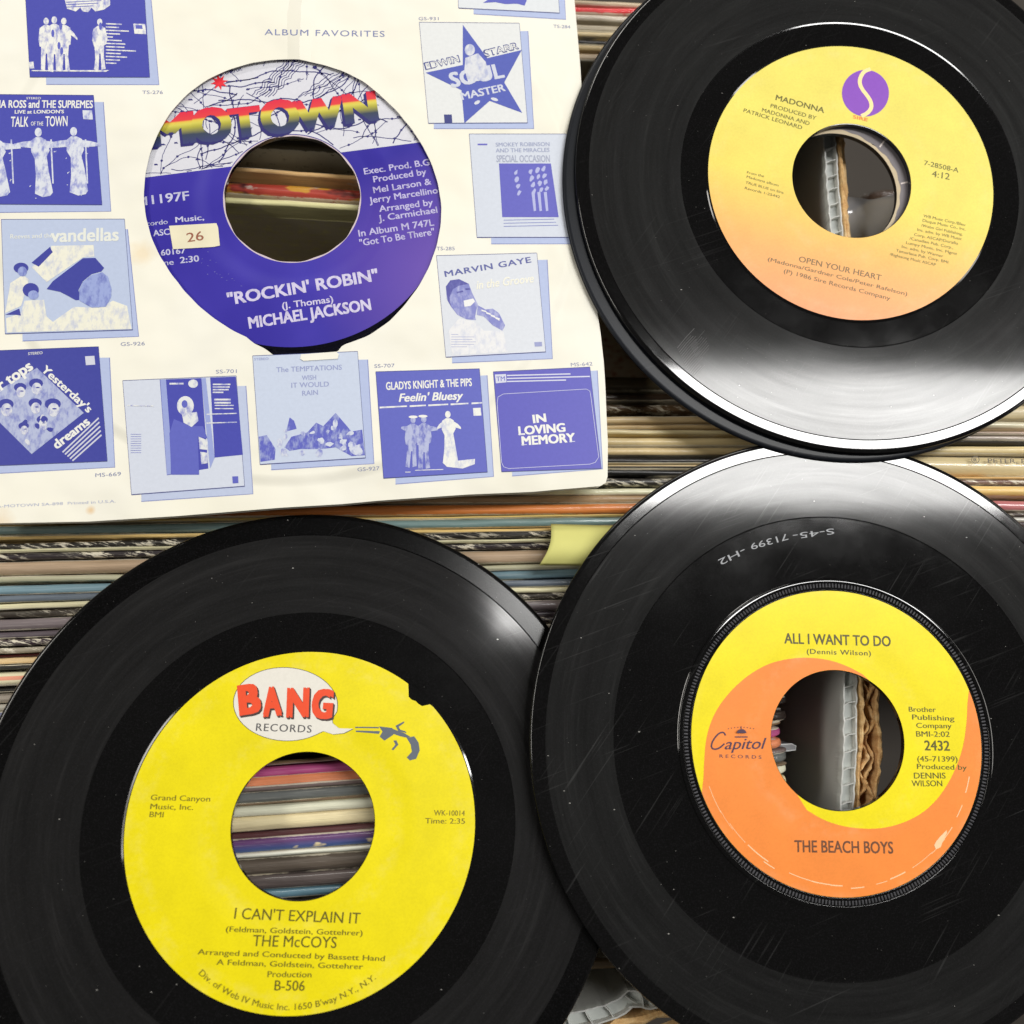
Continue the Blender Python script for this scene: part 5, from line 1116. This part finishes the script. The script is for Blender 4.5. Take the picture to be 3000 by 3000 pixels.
r4 = record(UP, 'yellow and peach label record, topmost of the two stacked at the upper right', 19.05*.985, 86.25, 46, 53.4, [vgD, vsD], lead=4.2)
lm = label_mat('fading_label', stops=[(0, c(250, 164, 108)), (.18, c(252, 184, 108)), (.44, c(250, 226, 104)), (.6, c(246, 230, 110)), (1, c(244, 230, 112))], axis=(.25, .97), span=(-45, 45), bump=.12, coat=.25)
mb = MB(); ring(mb, 18.9, 45.2, .16, 220); lab4 = mb.build('paper_label', lm, r4)
mb = MB(); ppoly(mb, UP, ZF, ell(1033, 336, 133, 132, 48), .19); mb.build('round_emblem', ink((136, 74, 188)), lab4)
mb = MB(); sc_ = [(1062, 200), (1025, 212), (1002, 250), (1000, 285), (1018, 320), (1042, 348), (1065, 385), (1068, 420), (1045, 450), (1010, 466)]
pstrip(mb, UP, ZF, smooth_(sc_), 1.25, .21); mb.build('emblem_curve', ink((250, 226, 160)), lab4)
ptexts(UP, lab4, [('SIRE', ZF(962, 478), ZF(1044, 496), 11, bd)], (232, 120, 66), 'emblem_lettering', .19)
DT = (104, 98, 40)
ptexts(UP, lab4, [('MADONNA', ZF(524, 374), ZF(797, 448), 18, bd), ('PRODUCED BY', ZF(495, 416), ZF(752, 488), 13), ('MADONNA AND', ZF(446, 440), ZF(714, 518), 13), ('PATRICK LEONARD', ZF(342, 442), ZF(672, 542), 13)], DT, 'artist_lettering', .19)
ptexts(UP, lab4, [('From the', ZF(362, 790), ZF(458, 812), 8), ('Madonna album', ZF(360, 814), ZF(540, 864), 8), ('TRUE BLUE on Sire', ZF(354, 846), ZF(568, 906), 8), ('Records 1-25442', ZF(350, 878), ZF(548, 930), 8), ('7-28508-A', ZF(1364, 742), ZF(1558, 786), 16), ('4:12', ZF(1408, 808), ZF(1508, 826), 21, dict(bold=.01))], DT, 'side_credits', .19)
ptexts(UP, lab4, [(a, ZF(x0, y0), ZF(x1, y1), 9) for a, x0, y0, x1, y1 in (('WB Music Corp./Bleu', 1360, 1036, 1596, 1088), ('Disque Music Co., Inc.', 1356, 1062, 1600, 1114), ('/Webo Girl Publishing,', 1348, 1090, 1582, 1142), ('Inc. adm. by WB Music', 1326, 1114, 1576, 1168), ('Corp. ASCAP/Doraflo', 1308, 1142, 1556, 1194),
          ('/Canadian Pub. Corp.,', 1282, 1164, 1528, 1218), ('Lumpy Music, Inc. Mgmt', 1262, 1188, 1550, 1252), ('Inc. adm. by Warner', 1238, 1210, 1472, 1266), ('Tamerlane Pub. Corp. BMI', 1205, 1232, 1500, 1300), ('/Rightsong Music ASCAP', 1170, 1254, 1430, 1314))], DT, 'small_credits', .19)
ptexts(UP, lab4, [('OPEN YOUR HEART', ZF(655, 1288), ZF(1120, 1396), 18, dict(bold=.012)), ('(Madonna/Gardner Cole/Peter Rafelson)', ZF(480, 1284), ZF(1268, 1482), 12), ('(P) 1986 Sire Records Company', ZF(570, 1352), ZF(1172, 1508), 13)], (120, 96, 56), 'title_lettering', .19)
mb = MB(); rq = random.Random(6)
Z5 = Zm(1600, 950, 2.76)
for k in range(16):
    x0 = 1062+k*8; y0 = 190+k*17; L_ = rq.uniform(90, 150)*(1-.02*k)
    pstrip(mb, UP, Z5, [(x0, y0), (x0+L_*.5, y0-L_*.62), (x0+L_, y0-L_*1.15)], rq.uniform(.07, .16), -.17)
    if k < 8: pstrip(mb, UP, Z5, [(x0+110, y0-10), (x0+110+L_*.8, y0-10-L_*.95)], rq.uniform(.05, .1), -.17)
mb.build('thumb_smudge', ink((62, 60, 60)), r4)
print('triangles', sum(len(o.data.polygons) for o in bpy.data.objects if o.type == 'MESH'), 'objects', len(bpy.data.objects))
